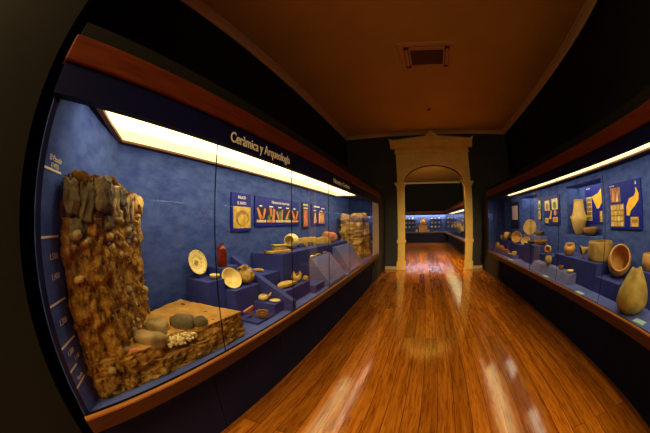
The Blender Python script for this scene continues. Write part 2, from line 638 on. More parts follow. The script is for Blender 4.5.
def tag(o, label, cat, group=None):
    o['label'] = label
    o['category'] = cat
    if group:
        o['group'] = group
    return o


def thing(name, loc, label, cat, group=None, rot=None):
    o = bpy.data.objects.new(name, None)
    o.empty_display_size = 0.05
    o.location = loc
    if rot:
        o.rotation_euler = rot
    C.objects.link(o)
    return tag(o, label, cat, group)


def struct(name, bm, m, smooth=False):
    o = finish(name, bm, m, None, smooth)
    o['kind'] = 'structure'
    return o


def bx(name, m, *a, bev=None, parent=None):
    bm = bmesh.new()
    if bev:
        bbox(bm, *a, bev)
    else:
        box(bm, *a)
    return finish(name, bm, m, parent)


def aim(o, d, twist=0.0):
    o.rotation_mode = 'QUATERNION'
    q = Vector(d).normalized().to_track_quat('Z', 'Y')
    o.rotation_quaternion = q @ Matrix.Rotation(twist, 4, 'Z').to_quaternion()


def rest(o, x, y, z, gap=0.0005):
    """Put the object's bounding centre over (x, y) with its lowest point on height z."""
    o.location = (0, 0, 0)
    bpy.context.view_layer.update()
    lo = [1e9] * 3
    hi = [-1e9] * 3
    for k in [o] + list(o.children_recursive):
        if k.type == 'MESH':
            for v in k.data.vertices:
                p = k.matrix_world @ v.co
                for d in range(3):
                    lo[d] = min(lo[d], p[d])
                    hi[d] = max(hi[d], p[d])
    o.location = (x - (lo[0] + hi[0]) / 2, y - (lo[1] + hi[1]) / 2, z - lo[2] + gap)
    return o


# ------------------------------------------------------------------ the room
YB, YD, YD2, YE = -4.0, 8.82, 9.06, 20.9
XL, XR = -2.5, 3.36
H = 4.66
bm = bmesh.new(); box(bm, XL - .1, XR + .1, YB - .1, YE + .1, -0.1, 0.0); struct('floor', bm, 'floor')
bm = bmesh.new(); box(bm, XL - .1, XR + .1, YB - .1, YE + .1, H, H + .1); struct('ceiling', bm, 'ceiling')
bm = bmesh.new(); box(bm, XL - .1, XL, YB, YD, 0, H); struct('wall_left', bm, 'black')
bm = bmesh.new(); box(bm, XR, XR + .1, YB, YD, 0, H); struct('wall_right', bm, 'black')
bm = bmesh.new(); box(bm, XL, XR, YB - .1, YB, 0, H); struct('wall_rear', bm, 'black')
bm = bmesh.new(); box(bm, XL, -1.10, YB, -0.035, 0, H); struct('wall_near_left', bm, 'return')
# partition with the arched opening
AX0, AX1, ASP, ARISE = -0.52, 1.56, 2.88, 0.60
acx, arx = (AX0 + AX1) / 2, (AX1 - AX0) / 2
arc = [(acx + arx * cos(pi - pi * i / 24), ASP + ARISE * sin(pi * i / 24)) for i in range(25)]
bm = bmesh.new()
box(bm, XL, AX0, YD, YD2, 0, H)
box(bm, AX1, XR, YD, YD2, 0, H)
for (xa, za), (xb_, zb_) in zip(arc, arc[1:]):
    prism(bm, [(xa, za), (xb_, zb_), (xb_, H), (xa, H)], 'y', YD, YD2)
struct('wall_end', bm, 'partition')
bm = bmesh.new(); box(bm, XL - .1, XL, YD2, YE, 0, H); struct('wall_beyond_left', bm, 'black')
bm = bmesh.new(); box(bm, XR, XR + .1, YD2, YE, 0, H); struct('wall_beyond_right', bm, 'black')
bm = bmesh.new(); box(bm, XL, XR, YE, YE + .1, 0, H); struct('wall_beyond_end', bm, 'black')
bm = bmesh.new(); box(bm, XL, -1.20, 6.70, YD, 0, 2.43); struct('wall_pier_left', bm, 'partition')
bm = bmesh.new(); box(bm, 2.22, XR, 7.76, YD, 0, 2.43); box(bm, 2.22, XR, 6.87, 7.76, 0, .7); struct('wall_pier_right', bm, 'partition')
# cornices: a cove profile run along the walls
cove = [(0, -0.10), (0.02, -0.10), (0.03, -0.075), (0.06, -0.05), (0.10, -0.025), (0.13, -0.018), (0.13, 0), (0, 0)]
n = 1
for y0, y1 in ((YB, YD), (YD2, YE)):
    bm = bmesh.new(); prism(bm, [(XL + a, H + b) for a, b in cove], 'y', y0, y1); struct('trim_%d' % n, bm, 'cornice'); n += 1
    bm = bmesh.new(); prism(bm, [(XR - a, H + b) for a, b in cove], 'y', y0, y1); struct('trim_%d' % n, bm, 'cornice'); n += 1
for y, s in ((YD, -1), (YD2, 1), (YE, -1)):
    bm = bmesh.new(); prism(bm, [(y + s * a, H + b) for a, b in cove], 'x', XL, XR); struct('trim_%d' % n, bm, 'cornice'); n += 1
# skirting boards of the end wall
bm = bmesh.new(); bbox(bm, -1.199, -0.80, YD - .025, YD - .001, 0, .10); struct('baseboard_end_left', bm, 'skirting')
bm = bmesh.new(); bbox(bm, 1.85, 2.219, YD - .025, YD - .001, 0, .10); struct('baseboard_end_right', bm, 'skirting')

# ------------------------------------------------------------------ carved door surround
d1 = bpy.data.objects.new('door_1', None)
d1.location = (acx, YD, 0)
C.objects.link(d1)
d1['kind'] = 'structure'
d1['label'] = 'cream carved arched door surround with pilasters and a crested cornice'


def dpart(name, bm, m='surround', sub=None):
    o = finish(name, bm, m)
    o.parent = sub or d1
    o.matrix_parent_inverse = Matrix.Translation(-d1.location)
    return o


YF = YD - 0.11
for x0, x1 in ((-0.76, AX0), (AX1, 1.81)):
    bm = bmesh.new()
    bbox(bm, x0, x1, YF, YD - .001, 0.0, 2.76, .008)
    bbox(bm, x0 + .05, x1 - .05, YF - .012, YF + .01, 1.06, 2.68, .008)
    bbox(bm, x0 + .05, x1 - .05, YF - .012, YF + .01, 0.34, 0.86, .008)
    p = dpart('pilaster', bm)
    bm = bmesh.new()
    bbox(bm, x0 - .03, x1 + .03, YF - .04, YD - .002, 0.001, 0.28, .012)
    o = finish('pilaster_base', bm, 'surround', p)
    bm = bmesh.new()
    bbox(bm, x0 - .03, x1 + .03, YF - .035, YD - .002, 0.90, 1.0, .015)
    finish('band', bm, 'surround', p)
    bm = bmesh.new()
    for k, (e, za, zb) in enumerate(((.02, 2.74, 2.79), (.05, 2.79, 2.85), (.08, 2.85, 2.89))):
        bbox(bm, x0 - e, x1 + e, YF - e, YD - .002, za, zb, .008)
    finish('capital', bm, 'surround', p)
# spandrel panel above the arch
bm = bmesh.new()
prism(bm, [(-0.74, 2.89), (arc[0][0], 2.89), (arc[0][0], 3.96), (-0.74, 3.96)], 'y', YF + .02, YD - .001)
prism(bm, [(1.79, 2.89), (arc[-1][0], 2.89), (arc[-1][0], 3.96), (1.79, 3.96)], 'y', YF + .02, YD - .001)
for (xa, za), (xb_, zb_) in zip(arc, arc[1:]):
    prism(bm, [(xa, max(za, 2.89)), (xb_, max(zb_, 2.89)), (xb_, 3.96), (xa, 3.96)], 'y', YF + .02, YD - .001)
dpart('spandrel', bm)
# archivolt, two stepped bands
bm = bmesh.new()
for e0, e1, yo in ((0.0, 0.09, .03), (0.09, 0.17, .055)):
    a0 = [(acx + (arx + e0) * cos(pi - pi * i / 32), 2.89 + (ARISE - .01 + e0) * sin(pi * i / 32)) for i in range(33)]
    a1 = [(acx + (arx + e1) * cos(pi - pi * i / 32), 2.89 + (ARISE - .01 + e1) * sin(pi * i / 32)) for i in range(33)]
    for i in range(32):
        prism(bm, [a0[i], a0[i + 1], a1[i + 1], a1[i]], 'y', YF + .02 - yo, YF + .03)
dpart('archivolt', bm)
bm = bmesh.new()
bbox(bm, -0.78, 1.83, YF - .03, YD - .001, 3.88, 3.96, .01)
bbox(bm, -0.76, 1.81, YF, YD - .001, 3.961, 4.06, .006)
for i in range(40):
    xa = -0.70 + i * 0.0628
    bbox(bm, xa, xa + .036, YF - .04, YF + .01, 3.99, 4.04, .004)
dpart('entablature', bm)
bm = bmesh.new()
prof = [(YD - .002, 4.061), (YF - .03, 4.061), (YF - .05, 4.10), (YF - .10, 4.15), (YF - .14, 4.20), (YF - .19, 4.22), (YF - .20, 4.285), (YD - .002, 4.285)]
prism(bm, prof, 'x', -0.91, 1.97)
dpart('cornice', bm)
# crest: low gable line with scrolls, corner ears and a palmette in the middle
bm = bmesh.new()
top = [(-0.90, 4.286), (-0.95, 4.40), (-0.86, 4.37), (-0.80, 4.33)]
k = 26
for i in range(k + 1):
    x = -0.78 + i * (1.33 - 0.18) / k
    top.append((x, 4.31 + 0.10 * i / k + (0.05 if i % 2 else 0.0)))
top += [(0.36, 4.44), (0.40, 4.52), (0.47, 4.54), (0.50, 4.61), (0.545, 4.635)]
mir = [(2 * 0.545 - x, z) for x, z in top[:-1]][::-1]
prism(bm, top + mir, 'y', YF - .16, YF - .10)
dpart('crest', bm)


# ------------------------------------------------------------------ display cases
def in_case(root, name, bm, m, **k):
    o = finish(name, bm, m, **k)
    o.parent = root
    o.matrix_parent_inverse = Matrix.Translation(-root.location)
    return o


def pbox(root, name, m, *a, bev=None):
    bm = bmesh.new()
    if bev:
        bbox(bm, *a, bev)
    else:
        box(bm, *a)
    return in_case(root, name, bm, m)


def sx(a, b):
    return (min(a, b), max(a, b))


def wall_case(label, X, s, xback, xbase, y0, y1, joints, holes=(), near=None, far=None, light=(0.3, 5.4), far_room=False, lightw=.63, shell=None, zf=2.067):
    """A case built along Y. s: +1 if its inside lies towards +x, else -1."""
    root = thing('display_case', (X, y0, 0), label, 'display case')
    xo = shell if shell is not None else xback + s * .05
    pbox(root, 'base', 'groove', *sx(xbase + s * .012, xback), y0 + .005, y1, 0.0, 0.70)
    ys = [y0] + joints + [y1]
    for a, b in zip(ys, ys[1:]):
        pbox(root, 'base_panel', 'base', *sx(xbase, xbase + s * .018), a + .004, b - .004, 0.004, 0.708, bev=.003)
    pbox(root, 'case_floor', 'deck', *sx(X + s * .012, xback), y0, y1, 0.735, 0.80)
    pbox(root, 'underside', 'base', *sx(X + s * .03, xback), y0, y1, 0.702, 0.734)
    pbox(root, 'sill', 'sill', *sx(X - s * .024, X - s * .004), y0 - .01, y1, 0.716, 0.795, bev=.006)
    pbox(root, 'sill_bead', 'bead', *sx(X - s * .027, X - s * .004), y0 - .011, y1, 0.7955, 0.812, bev=.005)  # thin strip coloured as the lit top edge of the sill
    pbox(root, 'glazing_channel', 'groove', *sx(X - s * .003, X + s * .011), y0, y1, 0.78, 0.812)
    # fascia, crown and top
    pbox(root, 'fascia', 'navy', *sx(X - s * .02, X + s * .03), y0 - .01, y1, zf, 2.207)
    pbox(root, 'crown_moulding', 'crown', *sx(X - s * .035, X + s * .03), y0 - .02, y1, 2.208, 2.338, bev=.008)
    pbox(root, 'top_ledge', 'return', *sx(X - s * .005, X + s * .12), y0, y1, 2.339, 2.43)
    pbox(root, 'top', 'groove', *sx(X + s * .031, xo), y0, y1, 2.28, 2.338)
    # lit ceiling
    l0, l1 = light
    if far_room:
        pbox(root, 'light_panel', 'sidelight', *sx(X + s * .04, X + s * (.04 + lightw)), l0, l1, 2.13, 2.145)
    else:
        bm = bmesh.new()
        xa, xb2 = X + s * .034, X + s * (.034 + lightw)
        sk0 = near[2] if near else 0
        sk1 = far[2] if far else 0
        prism(bm, [(xa, l0), (xb2, l0 + sk0), (xb2, l1 + sk1), (xa, l1)], 'z', 2.165, 2.18)
        in_case(root, 'light_panel', bm, 'light_left' if s < 0 else 'light_right')
        pbox(root, 'ceiling_board', 'cloth', *sx(X + s * .031, xback), y0, y1, 2.191, 2.20)
        bm = bmesh.new()
        e = s * .03
        prism(bm, [(xb2, l0 + sk0), (xb2 + e, l0 + sk0 - .03), (xb2 + e, l1 + sk1 + .03), (xb2, l1 + sk1)], 'z', 2.15, 2.19)
        prism(bm, [(xa, l0), (xa, l0 - .04), (xb2 + e, l0 + sk0 - .03), (xb2, l0 + sk0)], 'z', 2.15, 2.19)
        prism(bm, [(xa, l1), (xb2, l1 + sk1), (xb2 + e, l1 + sk1 + .03), (xa, l1 + .04)], 'z', 2.15, 2.19)
        in_case(root, 'light_frame', bm, 'frame')
    # back wall, with niches let into it
    bm = bmesh.new()
    yb0 = near[1] if near else y0
    yb1 = far[1] if far else y1
    cuts = sorted(holes)
    prev = yb0
    xw = sx(xback, xback + s * .05)
    for (h0, h1, z0, z1, dp) in cuts:
        box(bm, *xw, prev, h0, .8, 2.28)
        box(bm, *xw, h0, h1, .8, z0)
        box(bm, *xw, h0, h1, z1, 2.28)
        prev = h1
    box(bm, *xw, prev, yb1, .8, 2.28)
    in_case(root, 'back_panel', bm, 'cloth')
    for (h0, h1, z0, z1, dp) in cuts:
        bm = bmesh.new()
        xi = xback + s * dp
        a, b = sx(xback + s * .051, xi)
        t = .02
        box(bm, a, b, h0 - t, h0, z0 - t, z1 + t)
        box(bm, a, b, h1, h1 + t, z0 - t, z1 + t)
        box(bm, a, b, h0, h1, z0 - t, z0)
        box(bm, a, b, h0, h1, z1, z1 + t)
        box(bm, *sx(xi, xi + s * t), h0 - t, h1 + t, z0 - t, z1 + t)
        in_case(root, 'niche', bm, 'cloth')
    # end walls
    for e, yy, sg in ((near, y0, 1), (far, y1, -1)):
        ye = e[1] if e else yy
        yf = e[0] if e else yy
        bm = bmesh.new()
        prism(bm, [(X + s * .012, yf), (xback, ye), (xback, ye - sg * .03), (X + s * .012, yf - sg * .03)], 'z', .8, 2.28)
        in_case(root, 'end_panel', bm, 'cloth')
    # glass
    for a, b in zip(ys, ys[1:]):
        pbox(root, 'glass_pane', 'glass', *sx(X, X + s * .008), a + .002, b - .002, 0.797, zf + .02)
    for j in joints:
        pbox(root, 'pane_joint', 'groove', *sx(X + s * .001, X + s * .007), j - .0019, j + .0019, 0.812, zf)
    return root


XGL, XGR = -1.067, 1.877
left = wall_case('long wall case of earth profile, plates and jugs, lettered over the glass', XGL, -1, -1.80, -1.235, 0.04, 6.66,
                 [1.07, 2.003, 2.935, 3.867, 4.80, 5.73], near=(0.07, 0.722, .50), light=(0.215, 5.28))
pbox(left, 'end_post', 'navy', XGL - .03, XGL - .009, 0.045, 0.072, .80, 2.067)
holes = [(2.80, 3.87, 1.34, 2.085, .32), (5.12, 6.08, 1.34, 2.10, .32), (6.9, 7.45, 1.34, 2.10, .3)]
right = wall_case('long wall case of clay pots with island maps and lit niches', XGR, 1, 2.60, 2.30, -1.5, 6.86,
                  [-.5, 0.6, 1.99, 3.035, 4.0, 5.0, 6.0], holes=holes, far=(6.86, 7.70, .5), light=(-1.4, 5.75), lightw=.42, zf=2.09)

# lettering on the fascia
o = text_mesh('lettering', 'Ceràmica y Arqueología', 0.095, 'white', None, (XGL + .0201, 1.155, 2.098), (0, 1, 0), width=.765, bold=.0015)
o.parent = left; o.matrix_parent_inverse = Matrix.Translation(-left.location)
o = text_mesh('lettering', 'Historia y Cerámica', 0.085, 'white', None, (XGL + .0201, 3.06, 2.098), (0, 1, 0), width=.76, bold=.0012)
o.parent = left; o.matrix_parent_inverse = Matrix.Translation(-left.location)
# depth scale painted on the oblique end wall
ex = Vector((-0.733, 0.652, 0)).normalized()
en = Vector((ex.y, -ex.x, 0))
e0 = Vector((-1.079, 0.07, 0)) + en * 0.0012


def epoint(s_, z):
    p = e0 + ex * s_
    return (p.x, p.y, z)


def erule(s0, s1, z, t=.008):
    bm = bmesh.new()
    vs = []
    for s_, zz in ((s0, z - t / 2), (s1, z - t / 2), (s1, z + t / 2), (s0, z + t / 2)):
        p = Vector(epoint(s_, zz))
        vs.append((bm.verts.new(p), bm.verts.new(p + en * .002)))
    bm.faces.new([v[0] for v in vs])
    bm.faces.new([v[1] for v in vs][::-1])
    for i in range(4):
        j = (i + 1) % 4
        bm.faces.new((vs[i][0], vs[j][0], vs[j][1], vs[i][1]))
    in_case(left, 'scale_rule', bm, 'rule')


for z in (1.797, 1.548, 1.297, 1.127):
    erule(.0, .155, z)
erule(.0, .085, 1.022)
erule(.0, .12, .945)
for body, s0, z, sz, wd in (('El Pasado', .035, 1.832, .030, .11), ('(1492)', .055, 1.807, .026, .07), ('1.500', .06, 1.462, .034, .07), ('1.400', .058, 1.385, .034, .07),
                            ('1.300', .048, 1.205, .034, .07), ('1.200', .04, 1.075, .030, .06), ('1.100', .088, 1.035, .026, .05), ('Fondo', .045, .958, .026, .06)):
    o = text_mesh('scale_lettering', body, sz, 'rule', None, epoint(s0, z), ex, width=wd, extrude=.001)
    o.parent = left; o.matrix_parent_inverse = Matrix.Translation(-left.location)

# ------------------------------------------------------------------ the case and shelves of the far room
FY = 20.0
fc = thing('display_case', (0.4, FY, 0), 'distant glass case with two shelves facing the doorway', 'display case')
pbox(fc, 'base', 'base', -2.3, 3.3, FY + .12, FY + .7, 0, .70)
pbox(fc, 'sill', 'sill', -2.3, 2.0, FY - .05, FY + .02, .716, .80)
pbox(fc, 'case_floor', 'deck', -2.3, 3.3, FY + .021, FY + .7, .74, .80)
pbox(fc, 'fascia', 'navy', -2.3, 2.0, FY - .02, FY + .03, 2.067, 2.207)
pbox(fc, 'crown_moulding', 'crown', -2.3, 2.0, FY - .035, FY + .03, 2.208, 2.338)
pbox(fc, 'top', 'groove', -2.3, 3.3, FY + .031, FY + .7, 2.21, 2.338)
pbox(fc, 'back_panel', 'cloth', -2.3, 3.3, FY + .65, FY + .7, .8, 2.21)
pbox(fc, 'light_panel', 'farlight', -2.2, 3.2, FY + .4, FY + .6, 2.16, 2.175)
for z in (1.12, 1.44, 1.76):
    for a, b in ((-1.3, -0.35), (0.75, 1.75)):
        pbox(fc, 'shelf', 'plinth2', a, b, FY + .36, FY + .649, z - .02, z)
for a in (-2.29, -1.2, -.1, 1.0):
    pbox(fc, 'glass_pane', 'glass', a, a + 1.09, FY, FY + .008, .797, 2.085)
fr = wall_case('distant glass case running along the wall beyond the doorway', 1.86, 1, 2.6, 2.15, 9.3, 19.9, [10.4 + i for i in range(0, 9)], light=(9.4, 19.8), far_room=True)


# ------------------------------------------------------------------ plinths in the cases
def plinth(label, x0, x1, y0, y1, z0, z1, m='plinth', grp='plinths'):
    o = bx('plinth', m, x0, x1, y0, y1, z0 + .0005, z1, bev=.003)
    return tag(o, label, 'plinth')


plinth('blue plinth under the painted plate beside the earth platform', -1.79, -1.51, 1.40, 1.60, .8, 1.14)
plinth('tall blue plinth under the dark red bottle', -1.79, -1.592, 1.665, 1.90, .8, 1.21)
plinth('blue plinth under the tilted cream bowl and round jug', -1.588, -1.405, 1.605, 1.95, .8, 1.044)
plinth('low blue plinth carrying a spouted bowl and a small flat dish', -1.403, -1.18, 1.858, 2.01, .8, .894)
plinth('lowest blue slab under the squat brown jar by the glass', -1.38, -1.17, 1.58, 1.84, .8, .82)
# sloping divider
bm = bmesh.new()
prism(bm, [(-1.79, .801), (-1.09, .801), (-1.09, .895), (-1.79, 1.27)], 'y', 2.015, 2.085)
o = finish('sloping_divider', bm, 'plinth')
tag(o, 'long blue divider with a sloping top edge rising to the back wall', 'divider')
plinth('blue step behind the sloping divider with one flat flake on it', -1.79, -1.42, 2.09, 2.345, .8, 1.1)
plinth('long high blue plinth under the pot lying on its side', -1.79, -1.39, 2.38, 3.71, .8, 1.27)
plinth('blue step holding the large curved pottery fragment', -1.385, -1.21, 2.10, 2.68, .8, .95)
plinth('small empty blue step at the foot of the first sloping desk', -1.385, -1.15, 2.69, 2.98, .8, .885)
for y0, y1, zt, lab in ((3.05, 3.76, 1.15, 'grey-blue sloping desk with long flakes along its top'), (4.03, 4.92, 1.2, 'grey-blue sloping desk next to the masonry block')):
    bm = bmesh.new()
    prism(bm, [(-1.385 if zt < 1.18 else -1.41, .801), (-1.10, .801), (-1.10, .83), (-1.36, zt), (-1.385 if zt < 1.18 else -1.41, zt)], 'y', y0, y1)
    tag(finish('sloping_desk', bm, 'plinth2'), lab, 'plinth')
plinth('blue plinth under a pair of pale and pink fragments, near the far masonry', -1.79, -1.42, 3.75, 4.95, .8, 1.25)


# ------------------------------------------------------------------ excavated earth profile
sec = thing('earth_section', (-1.4, .6, .8), 'L-shaped block of excavated brown earth with a tall stony upright face', 'excavated section')
A0, A1, A2, A3 = (-1.185, .19), (-1.15, .40), (-1.63, .875), (-1.765, .715)
def tcarve(co):
    d = .016 * noise.fractal(co * 26, .9, 2.0, 3)
    if co.z > 1.70:
        d += .012 * noise.noise(co * 40)
    return d


bm = bmesh.new()
rough_hex(bm, [A0, A1, A2, A3], .801, 1.79, n=72, amp=.028, freq=10, seed=2, carve=tcarve, ztop=lambda u, s: 1.80 - .035 * s)
o = in_case(sec, 'earth_face', bm, ['earth', 'mortar'], smooth=True)
for p in o.data.polygons:
    if p.center.z + .03 * noise.noise(p.center * 9) > 1.62:
        p.material_index = 1


bm = bmesh.new()


def base_top(u, s):
    # the front lip falls away where the hearth is
    return 0.985


def carve(co):
    d = 0
    if co.z > .9 and co.x > -1.30:
        k = math.exp(-(((co.x + 1.16) / .09) ** 2 + ((co.y - .80) / .13) ** 2))
        d -= .07 * k
    return d


rough_hex(bm, [(-1.15, .20), (-1.145, 1.36), (-1.74, 1.27), (-1.64, .90)], .801, .99, n=72, amp=.006, freq=9, seed=5, carve=lambda co: carve(co) + (.016 * noise.fractal(co * 26, .9, 2.0, 3) + .022 * noise.noise(co * 9) if co.z < .975 else .003 * noise.noise(co * 30)))
o = in_case(sec, 'earth_platform', bm, ['earth', 'earthtop'], smooth=True)
for p in o.data.polygons:
    if p.normal.z > .6:
        p.material_index = 1
# upright stones along the top of the face
fdir = (Vector((*A2, 0)) - Vector((*A1, 0))).normalized()
fn = Vector((fdir.y, -fdir.x, 0)) * -1
L_ = (Vector((*A2, 0)) - Vector((*A1, 0))).length
rnd = random.Random(3)
for i, (t, wd, hh, zz, mm) in enumerate(((.01, .048, .070, 1.725, 'darkstone'), (.115, .042, .085, 1.69, 'stone'), (.215, .052, .055, 1.735, 'darkstone'), (.30, .030, .080, 1.675, 'stone'),
                                       (.395, .044, .080, 1.69, 'stone'), (.49, .040, .055, 1.72, 'palestone'), (.60, .060, .055, 1.715, 'palestone'), (.20, .034, .035, 1.625, 'stone'), (.40, .04, .026, 1.575, 'darkstone'), (.54, .04, .03, 1.625, 'palestone'), (.06, .035, .035, 1.60, 'darkstone'))):
    p = Vector((*A1, 0)) + fdir * t
    bm = bmesh.new()
    stone_bm(bm, (p.x - .008, p.y - .008, zz), (wd, .045, hh), i + 1, amp=.35, sub=3, rot=(rnd.uniform(-.1, .1), rnd.uniform(-.22, .22), math.atan2(fdir.y, fdir.x) + rnd.uniform(-.3, .3)), power=1.9)
    in_case(sec, 'upright_stone', bm, mm, smooth=False)
for i, (y, z, hh) in enumerate(((.23, 1.71, .08), (.31, 1.70, .09), (.27, 1.58, .05))):
    bm = bmesh.new()
    stone_bm(bm, (-1.175, y, z), (.035, .038, hh), i + 15, amp=.35, sub=3, rot=(rnd.uniform(-.2, .2), 0, 0), power=1.9)
    in_case(sec, 'upright_stone', bm, 'darkstone', smooth=False)
for i in range(34):
    t = rnd.uniform(-.06, L_)
    z = rnd.choice([rnd.uniform(1.48, 1.56), rnd.uniform(.9, 1.6)])
    if t < 0:
        p = Vector((-1.155, rnd.uniform(.21, .39), 0))
    else:
        p = Vector((*A1, 0)) + fdir * t
    r = rnd.uniform(.012, .03)
    bm = bmesh.new()
    stone_bm(bm, (p.x, p.y, z), (r * rnd.uniform(1, 1.6), r, r * .8), i + 20, sub=2, rot=(rnd.uniform(-.5, .5), rnd.uniform(-.5, .5), rnd.uniform(0, 3)))
    in_case(sec, 'embedded_stone', bm, rnd.choice(['stone', 'darkstone', 'palestone', 'stone']), smooth=True)
for t, z, ln, rz in ((.12, 1.555, .075, .05), (.22, 1.50, .06, -.5)):
    p = Vector((*A1, 0)) + fdir * t
    bm = bmesh.new()
    a = p + Vector((.02, .02, z)); b = a + fdir * ln + Vector((0, 0, -ln * .3))
    tube(bm, [a, (a + b) / 2 + Vector((0, 0, .004)), b], .010, taper=[1.2, .8, 1.1])
    in_case(sec, 'embedded_bone', bm, 'palestone', smooth=True)
# hearth stones and gravel
for i, (x, y, sz, rz, mm) in enumerate(((-1.22, .625, (.10, .06, .05), .75, 'stone'), (-1.345, .76, (.085, .065, .05), .3, 'stone'), (-1.29, .93, (.085, .065, .06), .5, 'darkstone'),
                                      (-1.205, 1.01, (.05, .045, .045), .2, 'darkstone'), (-1.17, .47, (.045, .022, .012), 1.2, 'pinksherd'))):
    bm = bmesh.new()
    stone_bm(bm, (x, y, .992), sz, i + 61, amp=.2, rot=(0, 0, rz))
    in_case(sec, 'hearth_stone', bm, mm, smooth=True)
bm = bmesh.new()
for i in range(130):
    a = rnd.uniform(0, 2 * pi); q = math.sqrt(rnd.random())
    x, y = -1.185 + .06 * q * cos(a), .82 + .12 * q * sin(a)
    r = rnd.uniform(.006, .013)
    stone_bm(bm, (x, y, .955 + rnd.uniform(-.01, .012) + .015 * (1 - q)), (r * 1.3, r, r), i, sub=1)
g = in_case(sec, 'hearth_gravel', bm, 'pebble')
g['kind'] = 'stuff'
for i, (x, y, r) in enumerate(((-1.62, 1.20, .022), (-1.50, 1.10, .012), (-1.35, 1.20, .015), (-1.2, 1.12, .012), (-1.45, .95, .012))):
    bm = bmesh.new()
    stone_bm(bm, (x, y, .984), (r, r * .8, .008), i + 90, sub=2)
    in_case(sec, 'embedded_stone', bm, 'darkstone', smooth=True)

# far masonry block
ms = thing('masonry_block', (-1.5, 5.9, .8), 'pale crumbling stone masonry block at the far end of the case', 'masonry')


def mcarve(co):
    d = 0
    for y, z in ((5.86, 1.50), (5.88, 1.06)):
        if co.x > -1.42:
            d -= .13 * math.exp(-(((co.y - y) / .20) ** 4 + ((co.z - z) / .15) ** 4))
    # courses and upright joints between rough stones
    wob = .03 * noise.noise(co * 5)
    row = (co.z - .8 + wob) / .158
    k = math.floor(row)
    f = abs(row - k - .5) * 2
    d -= .035 * max(0, (f - .72) / .28)
    along = co.x + co.y + .09 * (k % 2) + .05 * noise.noise(Vector((k * 3.1, 0, 1))) + wob
    f2 = abs((along / .19) % 1 - .5) * 2
    d -= .03 * max(0, (f2 - .78) / .22)
    d += .025 * noise.noise(Vector((math.floor(along / .19) * 2.3, k * 1.7, 4)))
    return d


bm = bmesh.new()
rough_hex(bm, [(-1.73, 5.48), (-1.27, 5.45), (-1.24, 6.3), (-1.70, 6.35)], .801, 1.76, n=70, amp=.05, freq=9, seed=9, carve=mcarve)
in_case(ms, 'masonry_core', bm, 'masonry', smooth=True)
for i, (x, y, z, a, b_, c) in enumerate(((-1.38, 5.47, 1.72, .10, .09, .07), (-1.60, 5.55, 1.70, .12, .10, .06), (-1.33, 5.75, 1.74, .10, .12, .06), (-1.50, 5.47, 1.42, .09, .06, .07), (-1.36, 5.47, 1.16, .10, .06, .06))):
    bm = bmesh.new()
    stone_bm(bm, (x, y, z), (a, b_, c), i + 120, amp=.4, power=1.5)
    in_case(ms, 'facing_stone', bm, 'masonry', smooth=True)


# ------------------------------------------------------------------ pots
def pot(name, outer, wall, m, label, cat, at, d=(0, 0, 1), twist=0.0, group=None, jag=None, seg=40, shape=None):
    bm = bmesh.new()
    lathe(bm, vessel(outer, wall), seg)
    if shape:
        for v in bm.verts:
            v.co = shape(v.co)
    o = finish(name, bm, m, None, smooth=True)
    tag(o, label, cat, group)
    if tuple(d) != (0, 0, 1) or twist:
        aim(o, d, twist)
    if at:
        rest(o, *at)
    return o


def handle(o, pts, r, m):
    bm = bmesh.new()
    P3 = []
    for i in range(13):
        t = i / 12
        a, b, c = [Vector(p) for p in pts]
        P3.append(a * (1 - t) ** 2 + b * 2 * t * (1 - t) + c * t * t)
    tube(bm, P3, r)
    return finish('handle', bm, m, o, smooth=True)


def sherd(label, w, h, t, seed, m, at, rot=(0, 0, 0), curve=.08, name='pottery_sherd', cat='sherd', group=None):
    bm = bmesh.new()
    sherd_bm(bm, w, h, t, seed, curve)
    o = finish(name, bm, m)
    tag(o, label, cat, group)
    o.rotation_euler = rot
    rest(o, *at)
    return o


# --- left case
M['plate'] = mat('painted_plate_glaze', (238, 216, 140), 0.3)
nt = M['plate'].node_tree
tc = nt.nodes['Texture Coordinate']
sp = nt.nodes.new('ShaderNodeVectorMath'); sp.operation = 'LENGTH'
mpn = nt.nodes.new('ShaderNodeMapping'); mpn.inputs['Scale'].default_value = (1, 1, 0)
nt.links.new(tc.outputs['Object'], mpn.inputs[0]); nt.links.new(mpn.outputs[0], sp.inputs[0])
rr = nt.nodes.new('ShaderNodeValToRGB')
rr.color_ramp.interpolation = 'CONSTANT'
els = rr.color_ramp.elements
els[0].color = (*lin((150, 130, 84)), 1); els[1].position = .25; els[1].color = (*lin((236, 212, 136)), 1)
for p, c in ((.52, (150, 120, 60)), (.56, (238, 216, 140)), (.92, (176, 140, 60)), (.96, (240, 218, 140))):
    e = els.new(p); e.color = (*lin(c), 1)
sc_ = nt.nodes.new('ShaderNodeMath'); sc_.operation = 'MULTIPLY'; sc_.inputs[1].default_value = 1 / .105
nz = nt.nodes.new('ShaderNodeTexNoise'); nz.inputs['Scale'].default_value = 46
nt.links.new(tc.outputs['Object'], nz.inputs['Vector'])
ad = nt.nodes.new('ShaderNodeMath'); ad.operation = 'MULTIPLY_ADD'; ad.inputs[1].default_value = .5
sb = nt.nodes.new('ShaderNodeMath'); sb.operation = 'SUBTRACT'; sb.inputs[1].default_value = .25
nt.links.new(sp.outputs['Value'], sc_.inputs[0]); nt.links.new(nz.outputs['Fac'], ad.inputs[0]); nt.links.new(sc_.outputs[0], ad.inputs[2])
nt.links.new(ad.outputs[0], sb.inputs[0]); nt.links.new(sb.outputs[0], rr.inputs[0])
nt.links.new(rr.outputs[0], nt.nodes['Principled BSDF'].inputs['Base Color'])

